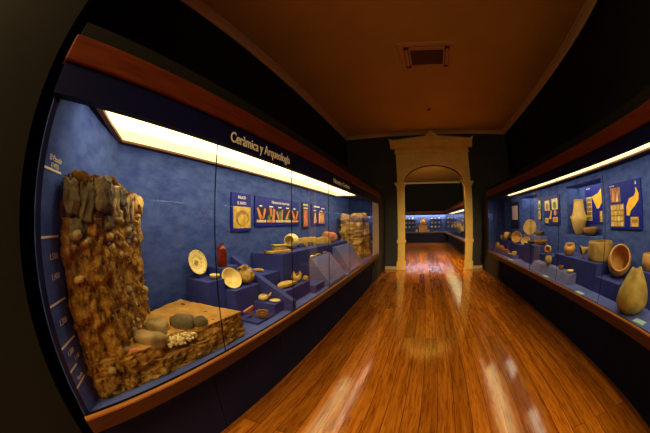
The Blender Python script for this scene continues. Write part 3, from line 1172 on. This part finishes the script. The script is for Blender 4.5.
pl = pot('painted_plate', [(.05, 0), (.052, .006), (.07, .012), (.092, .02), (.107, .026)], .006, 'plate', 'painted cream plate standing upright on its stand by the back wall', 'plate', None)
aim(pl, (.95, .02, .30)); rest(pl, -1.72, 1.49, 1.172)
bm = bmesh.new()
for sgn in (-1, 1):
    yy = 1.49 + sgn * .045
    tube(bm, [(-1.675, yy, 1.182), (-1.677, yy, 1.170), (-1.742, yy, 1.1705), (-1.765, yy, 1.25)], .003, 6)
    tube(bm, [(-1.677, yy, 1.170), (-1.674, yy, 1.1435)], .003, 6)
    tube(bm, [(-1.742, yy, 1.1705), (-1.748, yy, 1.1435)], .003, 6)
tube(bm, [(-1.7425, 1.446, 1.1690), (-1.7425, 1.534, 1.1690)], .003, 6)
tag(finish('plate_stand', bm, 'steel'), 'small wire stand holding the painted plate upright', 'stand')
pot('small_bowl', [(.018, 0), (.022, .004), (.038, .018), (.046, .036)], .004, 'glaze', 'small cream bowl in front of the upright painted plate', 'bowl', (-1.57, 1.545, 1.14))
b = pot('bottle', [(.040, 0), (.046, .004), (.047, .05), (.046, .13), (.044, .165), (.030, .182), (.019, .192), (.018, .205), (.023, .212)], .004, 'redglaze', 'dark red glazed cylindrical bottle with narrow neck', 'bottle', (-1.655, 1.735, 1.21))
bo = pot('cream_bowl', [(.035, 0), (.04, .006), (.07, .028), (.092, .052), (.100, .068)], .006, 'glaze', 'wide cream bowl tipped on its side to show the inside', 'bowl', None)
aim(bo, (.80, -.20, .55)); rest(bo, -1.52, 1.70, 1.044)
jg = pot('round_jug', [(.035, 0), (.05, .01), (.074, .05), (.076, .08), (.058, .118), (.036, .135), (.030, .150), (.036, .165)], .005, 'glaze2', 'round ochre jug with two handles behind the tilted bowl', 'jug', None)
for sgn in (-1, 1):
    handle(jg, [(sgn * .034, 0, .150), (sgn * .10, 0, .155), (sgn * .068, 0, .10)], .007, 'glaze2')
aim(jg, (.05, -.35, .85)); rest(jg, -1.49, 1.885, 1.044)
sj = pot('spouted_bowl', [(.022, 0), (.03, .006), (.044, .025), (.040, .045), (.034, .055)], .004, 'glaze', 'small spouted cream bowl with one raised lug', 'bowl', None)
bm = bmesh.new(); tube(bm, [(.036, 0, .04), (.062, 0, .052), (.078, 0, .075)], .010, taper=[1.3, 1, .7]); finish('spout', bm, 'glaze2', sj, smooth=True)
sj.rotation_euler = (0, 0, .6); rest(sj, -1.33, 1.925, .894)
pot('flat_dish', [(.025, 0), (.03, .003), (.05, .011)], .004, 'glaze', 'small flat cream dish at the corner of the low plinth', 'dish', (-1.235, 1.955, .894))
sherd('pale broken sherd lying behind the spouted bowl', .07, .04, .012, 4, 'pinksherd', (-1.35, 1.985, .894), (0, 0, .5))
pot('squat_jar', [(.040, 0), (.048, .006), (.052, .03), (.047, .046), (.050, .054)], .006, 'brownclay', 'squat brown jar on the lowest slab by the glass', 'jar', (-1.215, 1.715, .82))
# T-shaped fragment leaning
bm = bmesh.new()
prism(bm, [(-.018, 0), (.018, 0), (.016, .06), (.05, .075), (.05, .10), (-.05, .10), (-.05, .075), (-.016, .06)], 'y', -.008, .008)
bmesh.ops.bevel(bm, geom=bm.edges[:], offset=.003, segments=1, affect='EDGES')
o = tag(finish('handle_fragment', bm, 'pinksherd'), 'pinkish T-shaped handle fragment standing beside the squat jar', 'sherd')
o.rotation_euler = (.5, -.5, .9); rest(o, -1.30, 1.65, .82)
sherd('pinkish sherd lying where the earth platform meets the plinths', .09, .06, .02, 8, 'pinksherd', (-1.43, 1.46, .8), (0, 0, .3), name='large_sherd')
sherd('flat ochre flake alone on the step behind the sloping divider', .15, .10, .016, 11, 'sherd', (-1.60, 2.22, 1.1), (0, 0, .4), .1)
pot('dome_lid', [(.06, 0), (.058, .015), (.045, .038), (.02, .052), (.004, .056)], .004, 'glaze2', 'small domed ochre lid close to the back wall behind the divider', 'lid', (-1.72, 2.16, 1.1))
# long trough and box fragment
bm = bmesh.new()
prism(bm, [(-.15, 0), (.13, 0), (.15, .03), (.145, .038), (.10, .02), (-.12, .018), (-.16, .032)], 'y', -.045, .045)
bmesh.ops.bevel(bm, geom=bm.edges[:], offset=.005, segments=2, affect='EDGES')
o = tag(finish('trough_fragment', bm, 'sherd', smooth=False), 'long low boat-shaped ochre fragment on the high plinth', 'sherd')
o.rotation_euler = (0, 0, .95); rest(o, -1.52, 2.50, 1.27)
bm = bmesh.new()
bbox(bm, -.075, .075, -.05, .05, 0, .06, .006)
bbox(bm, -.085, .085, -.06, .06, .060, .074, .004)
o = tag(finish('box_fragment', bm, 'sherd'), 'ochre box-shaped fragment with flat lip next to the sideways pot', 'sherd')
o.rotation_euler = (0, 0, .9); rest(o, -1.62, 2.71, 1.27)
sp_ = pot('globular_pot', [(.03, 0), (.05, .008), (.092, .06), (.098, .10), (.082, .145), (.064, .165), (.066, .178)], .007, 'glaze', 'round yellow pot lying on its side, dark mouth to the viewer', 'pot', None)
aim(sp_, (.15, -.95, .12)); rest(sp_, -1.60, 2.98, 1.27)
for i, (x, y, lab) in enumerate(((-1.60, 3.27, 'yellow rim fragment with legs, next to the sideways pot'), (-1.60, 3.53, 'yellow rim fragment with legs at the end of the high plinth'))):
    bm = bmesh.new()
    prism(bm, [(-.09, 0), (-.06, 0), (-.05, .055), (.05, .055), (.06, 0), (.09, 0), (.085, .085), (.10, .10), (.10, .12), (-.10, .12), (-.10, .10), (-.085, .085)], 'y', -.06, .06)
    bmesh.ops.bevel(bm, geom=bm.edges[:], offset=.006, segments=2, affect='EDGES')
    o = tag(finish('rim_fragment', bm, 'sherd'), lab, 'sherd')
    o.rotation_euler = (0, 0, .5 + .15 * i); rest(o, x, y, 1.27)
sherd('large curved fragment of a dish on the step by the glass', .38, .15, .026, 21, 'sherd', (-1.30, 2.32, .95), (0, 0, 1.45), .16, name='dish_fragment')
b = pot('broken_jug', [(.03, 0), (.045, .01), (.06, .04), (.052, .075), (.035, .095)], .006, 'sherd', 'broken ochre jug beside the large curved fragment', 'jug', None, shape=lambda c: Vector((c.x, c.y, c.z + .02 * sin(2 * math.atan2(c.y, c.x) + 1) * max(0, (c.z - .03) / .06))))
b.rotation_euler = (.3, .1, .4); rest(b, -1.315, 2.555, .95)
sherd('knobbly ochre lump next to the broken jug', .07, .06, .04, 23, 'sherd', (-1.25, 2.648, .95), (0, 0, .2), .2, name='small_lump', cat='fragment')
for i, (y, w_, m_, lab) in enumerate(((3.14, .13, 'glaze', 'pale long flake at the start of the first sloping desk'), (3.33, .13, 'glaze2', 'middle ochre flake along the top of the first sloping desk'), (3.58, .12, 'pinksherd', 'pinkish flake last along the top of the first sloping desk'))):
    bm = bmesh.new(); tube(bm, [(-w_ / 2, 0, .016), (-w_ / 5, .004, .02), (w_ / 5, 0, .018), (w_ / 2, .006, .014)], .016, 8, taper=[.8, 1, .75, .6])
    o = tag(finish('long_flake', bm, m_, smooth=True), lab, 'flake'); o.rotation_euler = (0, 0, 1.45); rest(o, -1.372, y, 1.15)
bx_ = plinth('narrow blue ledge behind the first sloping desk', -1.388, -1.3855, 3.05, 3.76, .8, 1.149) if False else None
for i, (x, y, m_, lab) in enumerate(((-1.25, 3.86, 'pinksherd', 'pink lump between the two sloping desks, nearer the glass'), (-1.34, 3.96, 'sherd', 'ochre lump between the two sloping desks, further from the glass'))):
    bm = bmesh.new(); stone_bm(bm, (0, 0, 0), (.055, .05, .045), 200 + i)
    o = tag(finish('clay_lump', bm, m_, smooth=True), lab, 'fragment'); rest(o, x, y, .8)
bm = bmesh.new()
prism(bm, [(-.14, 0), (.14, 0), (.12, .10), (.02, .12), (-.13, .085)], 'y', -.07, .07)
bmesh.ops.bevel(bm, geom=bm.edges[:], offset=.01, segments=2, affect='EDGES')
o = tag(finish('wall_fragment', bm, 'sherd'), 'blocky ochre wall fragment on the plinth near the masonry', 'fragment'); o.rotation_euler = (0, 0, .8); rest(o, -1.60, 4.05, 1.25)
bm = bmesh.new(); stone_bm(bm, (0, 0, 0), (.14, .12, .09), 233)
o = tag(finish('rounded_fragment', bm, 'pinksherd', smooth=True), 'rounded pink fragment on the plinth near the masonry', 'fragment'); rest(o, -1.60, 4.42, 1.25)


# ------------------------------------------------------------------ sign panels
class Panel:
    """Flat sign on a wall. uv in metres from the board's lower left as one faces it."""
    def __init__(self, o, xd, w, h, m, label, cat='information panel', name='information_panel', t=.018):
        self.o, self.x, self.z = Vector(o), Vector(xd).normalized(), Vector((0, 0, 1))
        self.n = self.x.cross(self.z)
        self.t = t
        self.root = thing(name, tuple(self.o), label, cat)
        self.part('board', [(m, [(0, 0), (w, 0), (w, h), (0, h)])], 0, t)

    def P(self, u, v, d):
        return self.x * u + self.z * v + self.n * d

    def part(self, name, polys, d0=None, d1=None):
        bm = bmesh.new()
        ms = []
        for k, (m, pts) in enumerate(polys):
            a = self.t if d0 is None else d0
            b = self.t + .002 + .0006 * k if d1 is None else d1
            if m not in ms:
                ms.append(m)
            va = [bm.verts.new(self.P(u, v, a)) for u, v in pts]
            vb = [bm.verts.new(self.P(u, v, b)) for u, v in pts]
            i0 = ms.index(m)
            n = len(pts)
            fs = [bm.faces.new(va), bm.faces.new(vb)] + [bm.faces.new((va[i], va[(i + 1) % n], vb[(i + 1) % n], vb[i])) for i in range(n)]
            for f in fs:
                f.material_index = i0
        return finish(name, bm, ms, self.root)

    def text(self, body, u, v, size, width=None, m='white', align='LEFT'):
        return text_mesh('lettering', body, size, m, self.root, tuple(self.P(u, v, self.t + .0005)), tuple(self.x), width=width, extrude=.001)


def rect(u0, u1, v0, v1):
    return [(u0, v0), (u1, v0), (u1, v1), (u0, v1)]


def ell(cu, cv, ru, rv, n=20):
    return [(cu + ru * cos(2 * pi * i / n), cv + rv * sin(2 * pi * i / n)) for i in range(n)]


LX = -1.799
p = Panel((LX, 2.027, 1.515), (0, 1, 0), .336, .405, 'signblue', 'blue panel with a yellow photograph of a round pit')
p.part('photograph', [('photo_yellow', rect(.03, .325, .035, .262)), ('photo_ochre', ell(.18, .14, .115, .085)), ('photo_yellow', ell(.19, .125, .09, .06))])
p.text('PALACIO', .105, .345, .045, .13)
p.text('EL BARRO', .095, .285, .045, .15)
p = Panel((LX, 2.441, 1.566), (0, 1, 0), 1.13, .352, 'signblue', 'wide blue panel with five small photographs of hands shaping clay')
p.text('Maneras de hacer loza', .36, .283, .05, .46)
us = [(.032, .225), (.245, .445), (.465, .655), (.672, .865), (.885, 1.10)]
for k, (a, b_) in enumerate(us):
    w_ = b_ - a
    z0, z1 = .045, .222
    polys = [('blackprint', rect(a, b_, z0, z1)), ('photo_pale' if k in (0, 2, 3) else 'photo_skin', rect(a, b_, z0, z0 + .03))]
    L1 = [(a, z1 - .01), (a + .03, z1 - .005), (a + w_ * .55, z0 + .07), (a + w_ * .45, z0 + .03), (a + w_ * .3, z0 + .04)]
    L2 = [(b_ - .03, z1 - .004), (b_, z1 - .02), (b_ - w_ * .2, z0 + .05), (b_ - w_ * .45, z0 + .035)]
    if k == 2:
        polys += [('photo_green', [(a + .05, z0 + .03), (b_ - .05, z0 + .03), (b_ - .065, z0 + .15), (a + .065, z0 + .14)]), ('photo_skin', [(a, z0 + .13), (a + .03, z0 + .15), (a + .07, z0 + .06), (a + .05, z0 + .03)]), ('photo_skin', [(b_ - .05, z0 + .16), (b_ - .01, z0 + .17), (b_ - .03, z0 + .03), (b_ - .06, z0 + .03)])]
    elif k == 1:
        polys += [('photo_skin', [(a + .06, z1), (a + .11, z1), (a + .12, z0 + .08), (a + .08, z0 + .07)]), ('photo_skin', [(b_ - .05, z1), (b_, z1 - .02), (b_ - .03, z0 + .03), (b_ - .08, z0 + .03)]), ('photo_green', [(a + .01, z0 + .03), (a + .09, z0 + .03), (a + .07, z0 + .09), (a + .02, z0 + .08)])]
    elif k == 3:
        polys += [('photo_skin', [(b_ - .06, z1 - .01), (b_ - .02, z1), (a + .08, z0 + .03), (a + .03, z0 + .05)]), ('photo_green', [(a + .06, z0 + .03), (b_ - .05, z0 + .03), (b_ - .07, z0 + .07)])]
    else:
        polys += [('photo_skin', L1), ('photo_skin', L2)]
    p.part('photograph', polys)
    p.part('caption', [('white', rect(a + w_ * .3, a + w_ * (.58 if k in (0, 4) else .72), .232, .247))])
p = Panel((LX, 3.694, 1.515), (0, 1, 0), .225, .412, 'signdark', 'narrow dark panel with a tall reddish photograph')
p.part('photograph', [('photo_red', rect(.04, .19, .03, .29)), ('photo_skin', [(.06, .06), (.13, .05), (.17, .14), (.11, .2), (.15, .28), (.08, .27), (.07, .16)])])
p.part('caption', [('photo_pale', rect(.03, .2, .36, .385)), ('photo_pale', rect(.05, .19, .31, .33))])
p = Panel((LX, 4.042, 1.555), (0, 1, 0), .66, .37, 'signblue', 'blue panel with two small photographs, last along the back wall')
p.part('photograph', [('blackprint', rect(.04, .27, .03, .235)), ('photo_pale', [(.09, .04), (.15, .04), (.19, .21), (.14, .22)]), ('photo_skin', [(.16, .04), (.24, .06), (.20, .16)])])
p.part('photograph', [('photo_red', rect(.31, .60, .03, .235)), ('photo_yellow', ell(.46, .13, .10, .08)), ('photo_pale', rect(.33, .38, .05, .22))])
p.part('caption', [('white', rect(.10, .36, .315, .338)), ('white', rect(.45, .60, .30, .318)), ('white', rect(.1, .2, .25, .265)), ('white', rect(.37, .5, .25, .265))])

RX = 2.599
p = Panel((RX, 2.61, 1.457), (0, -1, 0), .68, .515, 'signblue', 'large blue panel with a yellow island map, right of the niche')
p.part('photograph', [('photo_brown', rect(.03, .25, .30, .465)), ('photo_skin', [(.06, .31), (.12, .31), (.12, .43), (.08, .45)]), ('photo_pale', [(.15, .31), (.2, .31), (.19, .42)])])
polys = [('photo_ochre', rect(.02, .32, .025, .278))]
for i in range(4):
    for j in range(4):
        polys.append(('photo_yellow' if (i + j) % 3 else 'photo_pale', rect(.03 + i * .073, .03 + i * .073 + .058, .033 + j * .061, .033 + j * .061 + .048)))
p.part('photograph', polys)
p.part('map', [('map_yellow', [(.37, .15), (.365, .24), (.43, .325), (.53, .345), (.575, .385), (.57, .43), (.595, .42), (.63, .36), (.62, .30), (.53, .235), (.455, .195), (.43, .145)]), ('white', [(.575, .46), (.595, .465), (.585, .50)])])
p.part('legend', [('photo_yellow', rect(.45, .61, .03, .13)), ('photo_ochre', rect(.47, .59, .07, .105))])
p.text('Lanzarote', .02, .482, .03, .11)
NX = 2.919
p = Panel((NX, 3.64, 1.50), (0, -1, 0), .50, .56, 'signblue', 'blue panel with a yellow map inside the large niche', t=.012)
p.part('map', [('map_yellow', [(.20, .40), (.40, .44), (.49, .50), (.49, .30), (.40, .22), (.34, .22)])])
p.part('pictures', [('photo_pale', rect(.03, .19, .05, .40))] + [('photo_ochre', rect(.04, .18, .06 + i * .068, .11 + i * .068)) for i in range(5)])
p.part('pictures', [('photo_yellow', rect(.42, .49, .03, .18))])
p.text('Gran Canaria', .04, .52, .03, .12)
p = Panel((RX, 4.79, 1.49), (0, -1, 0), .67, .50, 'signpurple', 'violet panel with six small yellow pictures between two niches')
for (u0, u1, v0, v1, m1, m2) in ((.05, .26, .255, .435, 'photo_pale', 'photo_ochre'), (.36, .61, .265, .45, 'photo_pale', 'photo_green')):
    p.part('picture', [(m1, rect(u0, u1, v0, v1)), (m2, ell((u0 + u1) / 2, v0 + .07, .07, .065))])
p.part('picture', [('photo_yellow', rect(.05, .2, .03, .12)), ('photo_ochre', rect(.09, .15, .05, .1))])
p.part('picture', [('photo_yellow', rect(.40, .6, .05, .13)), ('photo_ochre', rect(.45, .55, .065, .11))])
p.part('map', [('map_yellow', [(.24, .10), (.32, .10), (.35, .23), (.31, .26), (.29, .17), (.25, .14)])])
p.part('picture', [('photo_skin', [(.44, .17), (.52, .16), (.56, .21), (.5, .26), (.45, .25)])])
p = Panel((RX, 5.07, 1.57), (0, -1, 0), .13, .40, 'signdark', 'slim dark panel with two stacked yellow pictures')
p.part('picture', [('photo_pale', rect(.012, .118, .215, .385)), ('photo_green', ell(.065, .28, .04, .05))])
p.part('picture', [('photo_yellow', rect(.012, .118, .02, .19)), ('photo_ochre', ell(.065, .1, .035, .05))])
p = Panel((RX, 6.86, 1.39), (0, -1, 0), .56, .64, 'signdark', 'dark panel with a pale pink printed sheet, by the far end')
p.part('sheet', [('pinkpaper', rect(.06, .50, .20, .55))])

# ------------------------------------------------------------------ right case plinths
plinth('blue plinth under the big tilted terracotta jar', 2.145, 2.595, 1.93, 2.405, .8, .97)
plinth('long blue plinth under the drum-shaped pot', 2.15, 2.595, 2.41, 3.58, .8, 1.10)
plinth('blue plinth at the frame edge under a partly seen pot', 2.33, 2.595, 1.15, 1.92, .8, 1.10)
bm = bmesh.new()
prism(bm, [(1.96, .801), (2.148, .801), (2.148, .93), (2.03, .92)], 'y', 2.865, 4.15)
tag(finish('sloping_step', bm, 'plinth2'), 'low blue step with a sloping edge under the yellow saucer', 'plinth')
plinth('small blue step under the jar lying with open mouth', 2.152, 2.40, 3.60, 4.15, .8, 1.04)
plinth('navy-faced step under the brown dish and low greyish dish', 2.15, 2.395, 4.20, 4.95, .8, 1.15)
plinth('step beyond the navy-faced one, under the tipped ochre and orange bowls', 2.2, 2.395, 4.955, 6.0, .8, 1.08)
plinth('narrow upper step against the back wall under the round disc', 2.40, 2.595, 4.62, 5.58, .8, 1.28, 'plinth2')
plinth('low step under the small far pots by the glass', 2.03, 2.195, 5.30, 7.0, .8, .86, 'deck')
plinth('far step under the orange jars', 2.27, 2.598, 6.35, 7.1, .8, 1.08)

# ------------------------------------------------------------------ right case pots
pot('conical_vessel', [(.06, 0), (.13, .012), (.188, .07), (.196, .13), (.172, .205), (.132, .275), (.096, .325), (.070, .352)], .012, 'greenclay', 'large olive-brown conical vessel with a broken top, close to the glass', 'vessel', (2.085, 1.60, .8), shape=lambda c: Vector((c.x, c.y, c.z + (.035 * sin(math.atan2(c.y, c.x) + 4.05) + .012 * sin(3 * math.atan2(c.y, c.x))) * max(0, c.z / .35) ** 5)))
tj = pot('tilted_jar', [(.06, 0), (.10, .012), (.155, .08), (.172, .15), (.165, .21), (.150, .245), (.148, .262)], .018, 'terra', 'big terracotta jar tilted so its wide mouth faces out', 'jar', None)
aim(tj, (-.62, -.62, .42)); rest(tj, 2.385, 2.175, .97)
dr = pot('drum_pot', [(.158, 0), (.180, .008), (.192, .05), (.195, .12), (.192, .20), (.186, .22)], .012, 'drabclay', 'wide drab drum-shaped pot with a crack down its side', 'pot', (2.385, 2.612, 1.10))
bm = bmesh.new()
tube(bm, [(-.152, -.107, .21), (-.155, -.115, .17), (-.157, -.114, .13), (-.156, -.115, .09)], .0025, 5)
finish('crack', bm, 'groove', dr)
am = pot('tall_jar', [(.050, 0), (.07, .01), (.118, .10), (.150, .20), (.152, .25), (.134, .31), (.112, .38), (.100, .46), (.096, .51), (.104, .53)], .010, 'terra2', 'tall pale jar with two lugs standing in the large niche', 'jar', None)
for sgn in (-1, 1):
    bm = bmesh.new(); stone_bm(bm, (sgn * .150, 0, .265), (.022, .02, .025), 7, sub=2); finish('lug', bm, 'terra2', am, smooth=True)
am.rotation_euler = (0, 0, -.8); rest(am, 2.74, 3.66, 1.34)
pot('brown_bowl', [(.06, 0), (.09, .006), (.135, .05), (.146, .09), (.140, .115)], .009, 'brownclay', 'polished brown bowl beside the tall jar in the niche', 'bowl', (2.752, 3.30, 1.34))
pot('small_jar', [(.045, 0), (.06, .006), (.095, .07), (.092, .115), (.076, .148), (.080, .16)], .007, 'terra', 'small round terracotta jar with a notched rim on the long plinth', 'jar', (2.26, 3.27, 1.10), shape=lambda c: Vector((c.x, c.y, c.z - .035 * max(0, cos(math.atan2(c.y, c.x) + 2.2)) ** 6 * max(0, (c.z - .08) / .08))))
ln = pot('funnel_fragment', [(.02, 0), (.03, .03), (.05, .08), (.085, .13)], .010, 'drabclay', 'funnel-shaped broken neck tipped over beside the drum pot', 'fragment', None)
aim(ln, (-.75, .35, -.25)); rest(ln, 2.27, 2.90, 1.10)
pot('small_cup', [(.028, 0), (.034, .005), (.043, .035), (.042, .05)], .005, 'brownclay', 'small dark cup on the low sloping step near the saucer', 'cup', (2.088, 3.23, .926))
pot('saucer', [(.022, 0), (.03, .004), (.052, .024), (.056, .032)], .005, 'glaze', 'small bright yellow saucer on the low sloping step', 'saucer', (2.088, 2.955, .926))
lj = pot('lying_jar', [(.025, 0), (.045, .01), (.07, .05), (.066, .085), (.048, .11), (.05, .12)], .007, 'terra', 'round jar lying on the small step, dark mouth outwards', 'jar', None)
aim(lj, (-.55, -.75, .2)); rest(lj, 2.235, 3.98, 1.04)
lj = pot('olive_jar', [(.02, 0), (.04, .008), (.065, .05), (.066, .085), (.05, .115), (.045, .13)], .007, 'greenclay', 'olive jar lying on the low sloping step below the open-mouthed jar', 'jar', None)
aim(lj, (.15, .90, .20)); rest(lj, 2.07, 3.64, .932)
pot('cut_pot', [(.05, 0), (.065, .006), (.095, .06), (.10, .11), (.09, .15)], .009, 'terra', 'orange pot cut off by the frame edge on its own plinth', 'pot', (2.48, 1.70, 1.10))
# the round disc and its neighbours
ds = pot('round_disc', [(.05, 0), (.14, .004), (.155, .012), (.157, .022), (.15, .03)], .012, 'terra2', 'large round pale clay disc standing on edge with a vertical crack', 'disc', None)
aim(ds, (-.5, -.85, .12)); rest(ds, 2.452, 5.28, 1.28)
bm = bmesh.new(); box(bm, -.003, .003, -.13, .13, .0125, .0145); finish('crack', bm, 'groove', ds)
pot('dark_bowl', [(.05, 0), (.07, .01), (.10, .05), (.095, .08)], .008, 'darkclay', 'dark bowl just right of the upright round disc', 'bowl', (2.49, 4.86, 1.28))
pot('brown_dish', [(.07, 0), (.09, .006), (.13, .05), (.14, .075)], .009, 'brownclay', 'wide brown dish at the near end of the navy-faced step', 'dish', (2.30, 4.40, 1.15))
pot('grey_dish', [(.06, 0), (.08, .005), (.11, .03), (.115, .045)], .008, 'darkclay', 'low greyish dish between the brown dish and ochre bowls', 'dish', (2.272, 4.76, 1.15))
o = pot('ochre_bowl', [(.04, 0), (.06, .008), (.10, .05), (.11, .08)], .008, 'terra2', 'ochre bowl tipped forward beyond the navy-faced step', 'bowl', None)
aim(o, (-.45, -.6, .7)); rest(o, 2.28, 5.14, 1.08)
o = pot('orange_bowl', [(.05, 0), (.08, .01), (.13, .07), (.135, .12)], .010, 'terra', 'wide orange bowl tipped to show its hollow, beyond the ochre bowl', 'bowl', None)
aim(o, (-.5, -.75, .45)); rest(o, 2.30, 5.76, 1.08)
small = [('olive_bottle', [(.04, 0), (.06, .01), (.075, .07), (.06, .13), (.03, .16), (.035, .18)], 'greenclay', 'olive bottle among the small far pots near the glass', 'bottle', (2.115, 6.72, .86)),
         ('flat_dish', [(.03, 0), (.05, .004), (.075, .02)], 'pebble', 'pale flat dish on the far low step by the glass', 'dish', (2.11, 5.58, .86)),
         ('ochre_cup', [(.03, 0), (.045, .01), (.06, .05), (.055, .08)], 'terra2', 'ochre cup at the near end of the far low step', 'cup', (2.11, 5.38, .86)),
         ('red_lump', None, 'redclay', 'reddish rounded pot on the far low step beside the olive bottle', 'pot', (2.11, 6.36, .86)),
         ('red_bowl', [(.03, 0), (.05, .01), (.075, .04), (.07, .065)], 'redclay', 'small reddish bowl on the far low step', 'bowl', (2.11, 6.07, .86)),
         ('tiny_bowl', [(.025, 0), (.04, .008), (.06, .03), (.055, .05)], 'brownclay', 'tiny brown bowl between the flat pale dish and the reddish bowl', 'bowl', (2.10, 5.80, .86)),
         ('orange_jar', [(.05, 0), (.08, .02), (.12, .10), (.10, .17), (.07, .2)], 'terra', 'rounded orange jar on the far step in front of the dark jar', 'jar', (2.40, 6.75, 1.08)),
         ('dark_jar', [(.06, 0), (.09, .02), (.12, .09), (.10, .15), (.09, .17)], 'darkclay', 'dark jar high at the back of the far step', 'jar', (2.46, 6.50, 1.08)),
         ('yellow_cup', [(.04, 0), (.05, .01), (.07, .08), (.075, .12)], 'glaze2', 'yellow cup on the far step by the end wall', 'cup', (2.34, 6.98, 1.08))]
for nm, prof, m_, lab, cat, at in small:
    if prof is None:
        prof = [(.03, 0), (.06, .01), (.085, .06), (.07, .10), (.03, .12), (.01, .122)]
    pot(nm, prof, .008, m_, lab, cat, at, seg=24)
for i, (x, y, rz, lab) in enumerate(((1.99, 1.34, .1, 'pale caption card in front of the conical vessel'), (1.925, 2.45, 0, 'pale caption card by the glass below the tilted jar plinth'), (1.93, 3.45, .05, 'pale caption card by the glass below the olive jar'), (1.96, 5.2, .1, 'pale caption card by the glass in front of the navy-faced step'))):
    bm = bmesh.new(); bbox(bm, -.045, .045, -.075, .075, 0, .006, .002)
    o = tag(finish('caption_card', bm, 'card'), lab, 'card'); o.rotation_euler = (0, 0, rz); rest(o, x, y, .8)

# ------------------------------------------------------------------ far room: vessels on the shelves
rnd = random.Random(12)
zs = {1.12: 'lowest', 1.44: 'middle', 1.76: 'top'}
pale = ['glaze', 'palestone', 'terra2', 'pebble']
for z, wz in zs.items():
    for side, xs_ in (('left', (-1.12, -.86, -.58)), ('right', (.92, 1.2, 1.5))):
        for k, x in enumerate(xs_):
            hh = rnd.uniform(.08, .15)
            wd = rnd.uniform(.05, .085)
            nm = 'jar' if hh > .115 else 'bowl'
            pot('pale_' + nm, [(wd * .6, 0), (wd, hh * .45), (wd * .75, hh * .8), (wd * .8, hh)], .008, pale[(k + int(z * 10)) % 4],
                'small pale vessel on the %s %s shelf beyond the doorway' % (wz, side), 'vessel', (x, FY + .5, z), group='small vessels on the %s %s shelf beyond the doorway' % (wz, side), seg=18)
plf = bx('plinth', 'terra', -.12, .52, FY + .3, FY + .64, .8005, 1.30)
tag(plf, 'brown box plinth under the tall jug in the middle of the distant case', 'plinth')
o = pot('tall_jug', [(.10, 0), (.20, .15), (.22, .28), (.12, .42), (.09, .52), (.12, .58)], .012, 'terra', 'tall brown jug in the middle of the distant case', 'jug', (.2, FY + .46, 1.30), seg=24)
handle(o, [(.09, 0, .52), (.30, 0, .5), (.21, 0, .28)], .02, 'terra')
for i, (x, h_, m_) in enumerate(((-.05, .2, 'pebble'), (.62, .16, 'palestone'))):
    pot('white_jar', [(.05, 0), (.08, h_ * .4), (.05, h_ * .85), (.06, h_)], .008, m_, ('white jar left of the tall jug on the distant case floor', 'pale jar right of the tall jug on the distant case floor')[i], 'jar', ((-.3, .64)[i], FY + .3, .8), seg=20)
for i, (y, z, m_, h_, nm, lab) in enumerate(((11.6, .8, 'terra', .34, 'orange_jar', 'orange jar nearest the doorway in the side case beyond'), (12.6, .8, 'greenclay', .42, 'green_jar', 'green jar in the side case beyond the doorway'),
                                       (13.8, .8, 'glaze', .30, 'cream_jar', 'cream jar in the side case beyond the doorway'), (15.0, .8, 'terra2', .40, 'ochre_jar', 'pale ochre jar in the side case beyond the doorway'),
                                       (16.4, .8, 'greenclay', .55, 'tall_green_jar', 'tall green jar deep in the side case beyond the doorway'), (17.8, .8, 'pebble', .3, 'white_jar', 'white jar at the far end of the side case beyond the doorway'))):
    pl_ = bx('plinth', 'plinth', 2.06, 2.55, y - .3, y + .3, .8005, 1.0 + .1 * (i % 2))
    tag(pl_, 'blue plinth under the %s beyond the doorway' % lab.split(' in ')[0].split(' deep')[0].split(' at ')[0].split(' nearest')[0], 'plinth')
    pot(nm, [(h_ * .25, 0), (h_ * .42, h_ * .4), (h_ * .3, h_ * .8), (h_ * .32, h_)], .012, m_, lab, 'jar', (2.28, y, 1.0 + .1 * (i % 2)), seg=20)

# ------------------------------------------------------------------ ceiling fittings
ac = thing('ceiling_air_unit', (.45, 4.2, H), 'square cream air conditioning cassette set in the ceiling', 'air conditioner')
x0, x1, y0, y1 = -.09, .98, 3.78, 4.74


def cpart(name, m, *a, bev=.006):
    bm = bmesh.new(); bbox(bm, *a, bev)
    return in_case(ac, name, bm, m)


bm = bmesh.new()
for a in ((x0, x1, y0, y0 + .10), (x0, x1, y1 - .10, y1), (x0, x0 + .10, y0 + .101, y1 - .101), (x1 - .10, x1, y0 + .101, y1 - .101)):
    bbox(bm, *a, H - .035, H - .001, .006)
for a in ((x0 + .20, x1 - .20, y0 + .19, y0 + .22), (x0 + .20, x1 - .20, y1 - .22, y1 - .19), (x0 + .19, x0 + .22, y0 + .221, y1 - .221), (x1 - .22, x1 - .19, y0 + .221, y1 - .221)):
    bbox(bm, *a, H - .04, H - .001, .004)
in_case(ac, 'fascia_frame', bm, 'acplastic')
cpart('intake_grille', 'acgrille', x0 + .222, x1 - .222, y0 + .222, y1 - .222, H - .034, H - .002)
for a in ((x0 + .20, x1 - .20, y0 + .115, y0 + .175), (x0 + .20, x1 - .20, y1 - .175, y1 - .115), (x0 + .115, x0 + .175, y0 + .20, y1 - .20), (x1 - .175, x1 - .115, y0 + .20, y1 - .20)):
    cpart('air_vane', 'acplastic', *a, H - .042, H - .03, bev=.004)
bm = bmesh.new()
box(bm, x0 + .101, x1 - .101, y0 + .101, y1 - .101, H - .018, H - .001)
in_case(ac, 'duct_tray', bm, 'acgrille')
bm = bmesh.new()
lathe(bm, [(0, 0), (.03, 0), (.05, .015), (.055, .04), (0, .04)], 24)
o = tag(finish('smoke_detector', bm, 'acgrille', smooth=True), 'small round smoke detector on the ceiling near the arch', 'smoke detector')
o.location = (.46, 6.85, H - .0405)
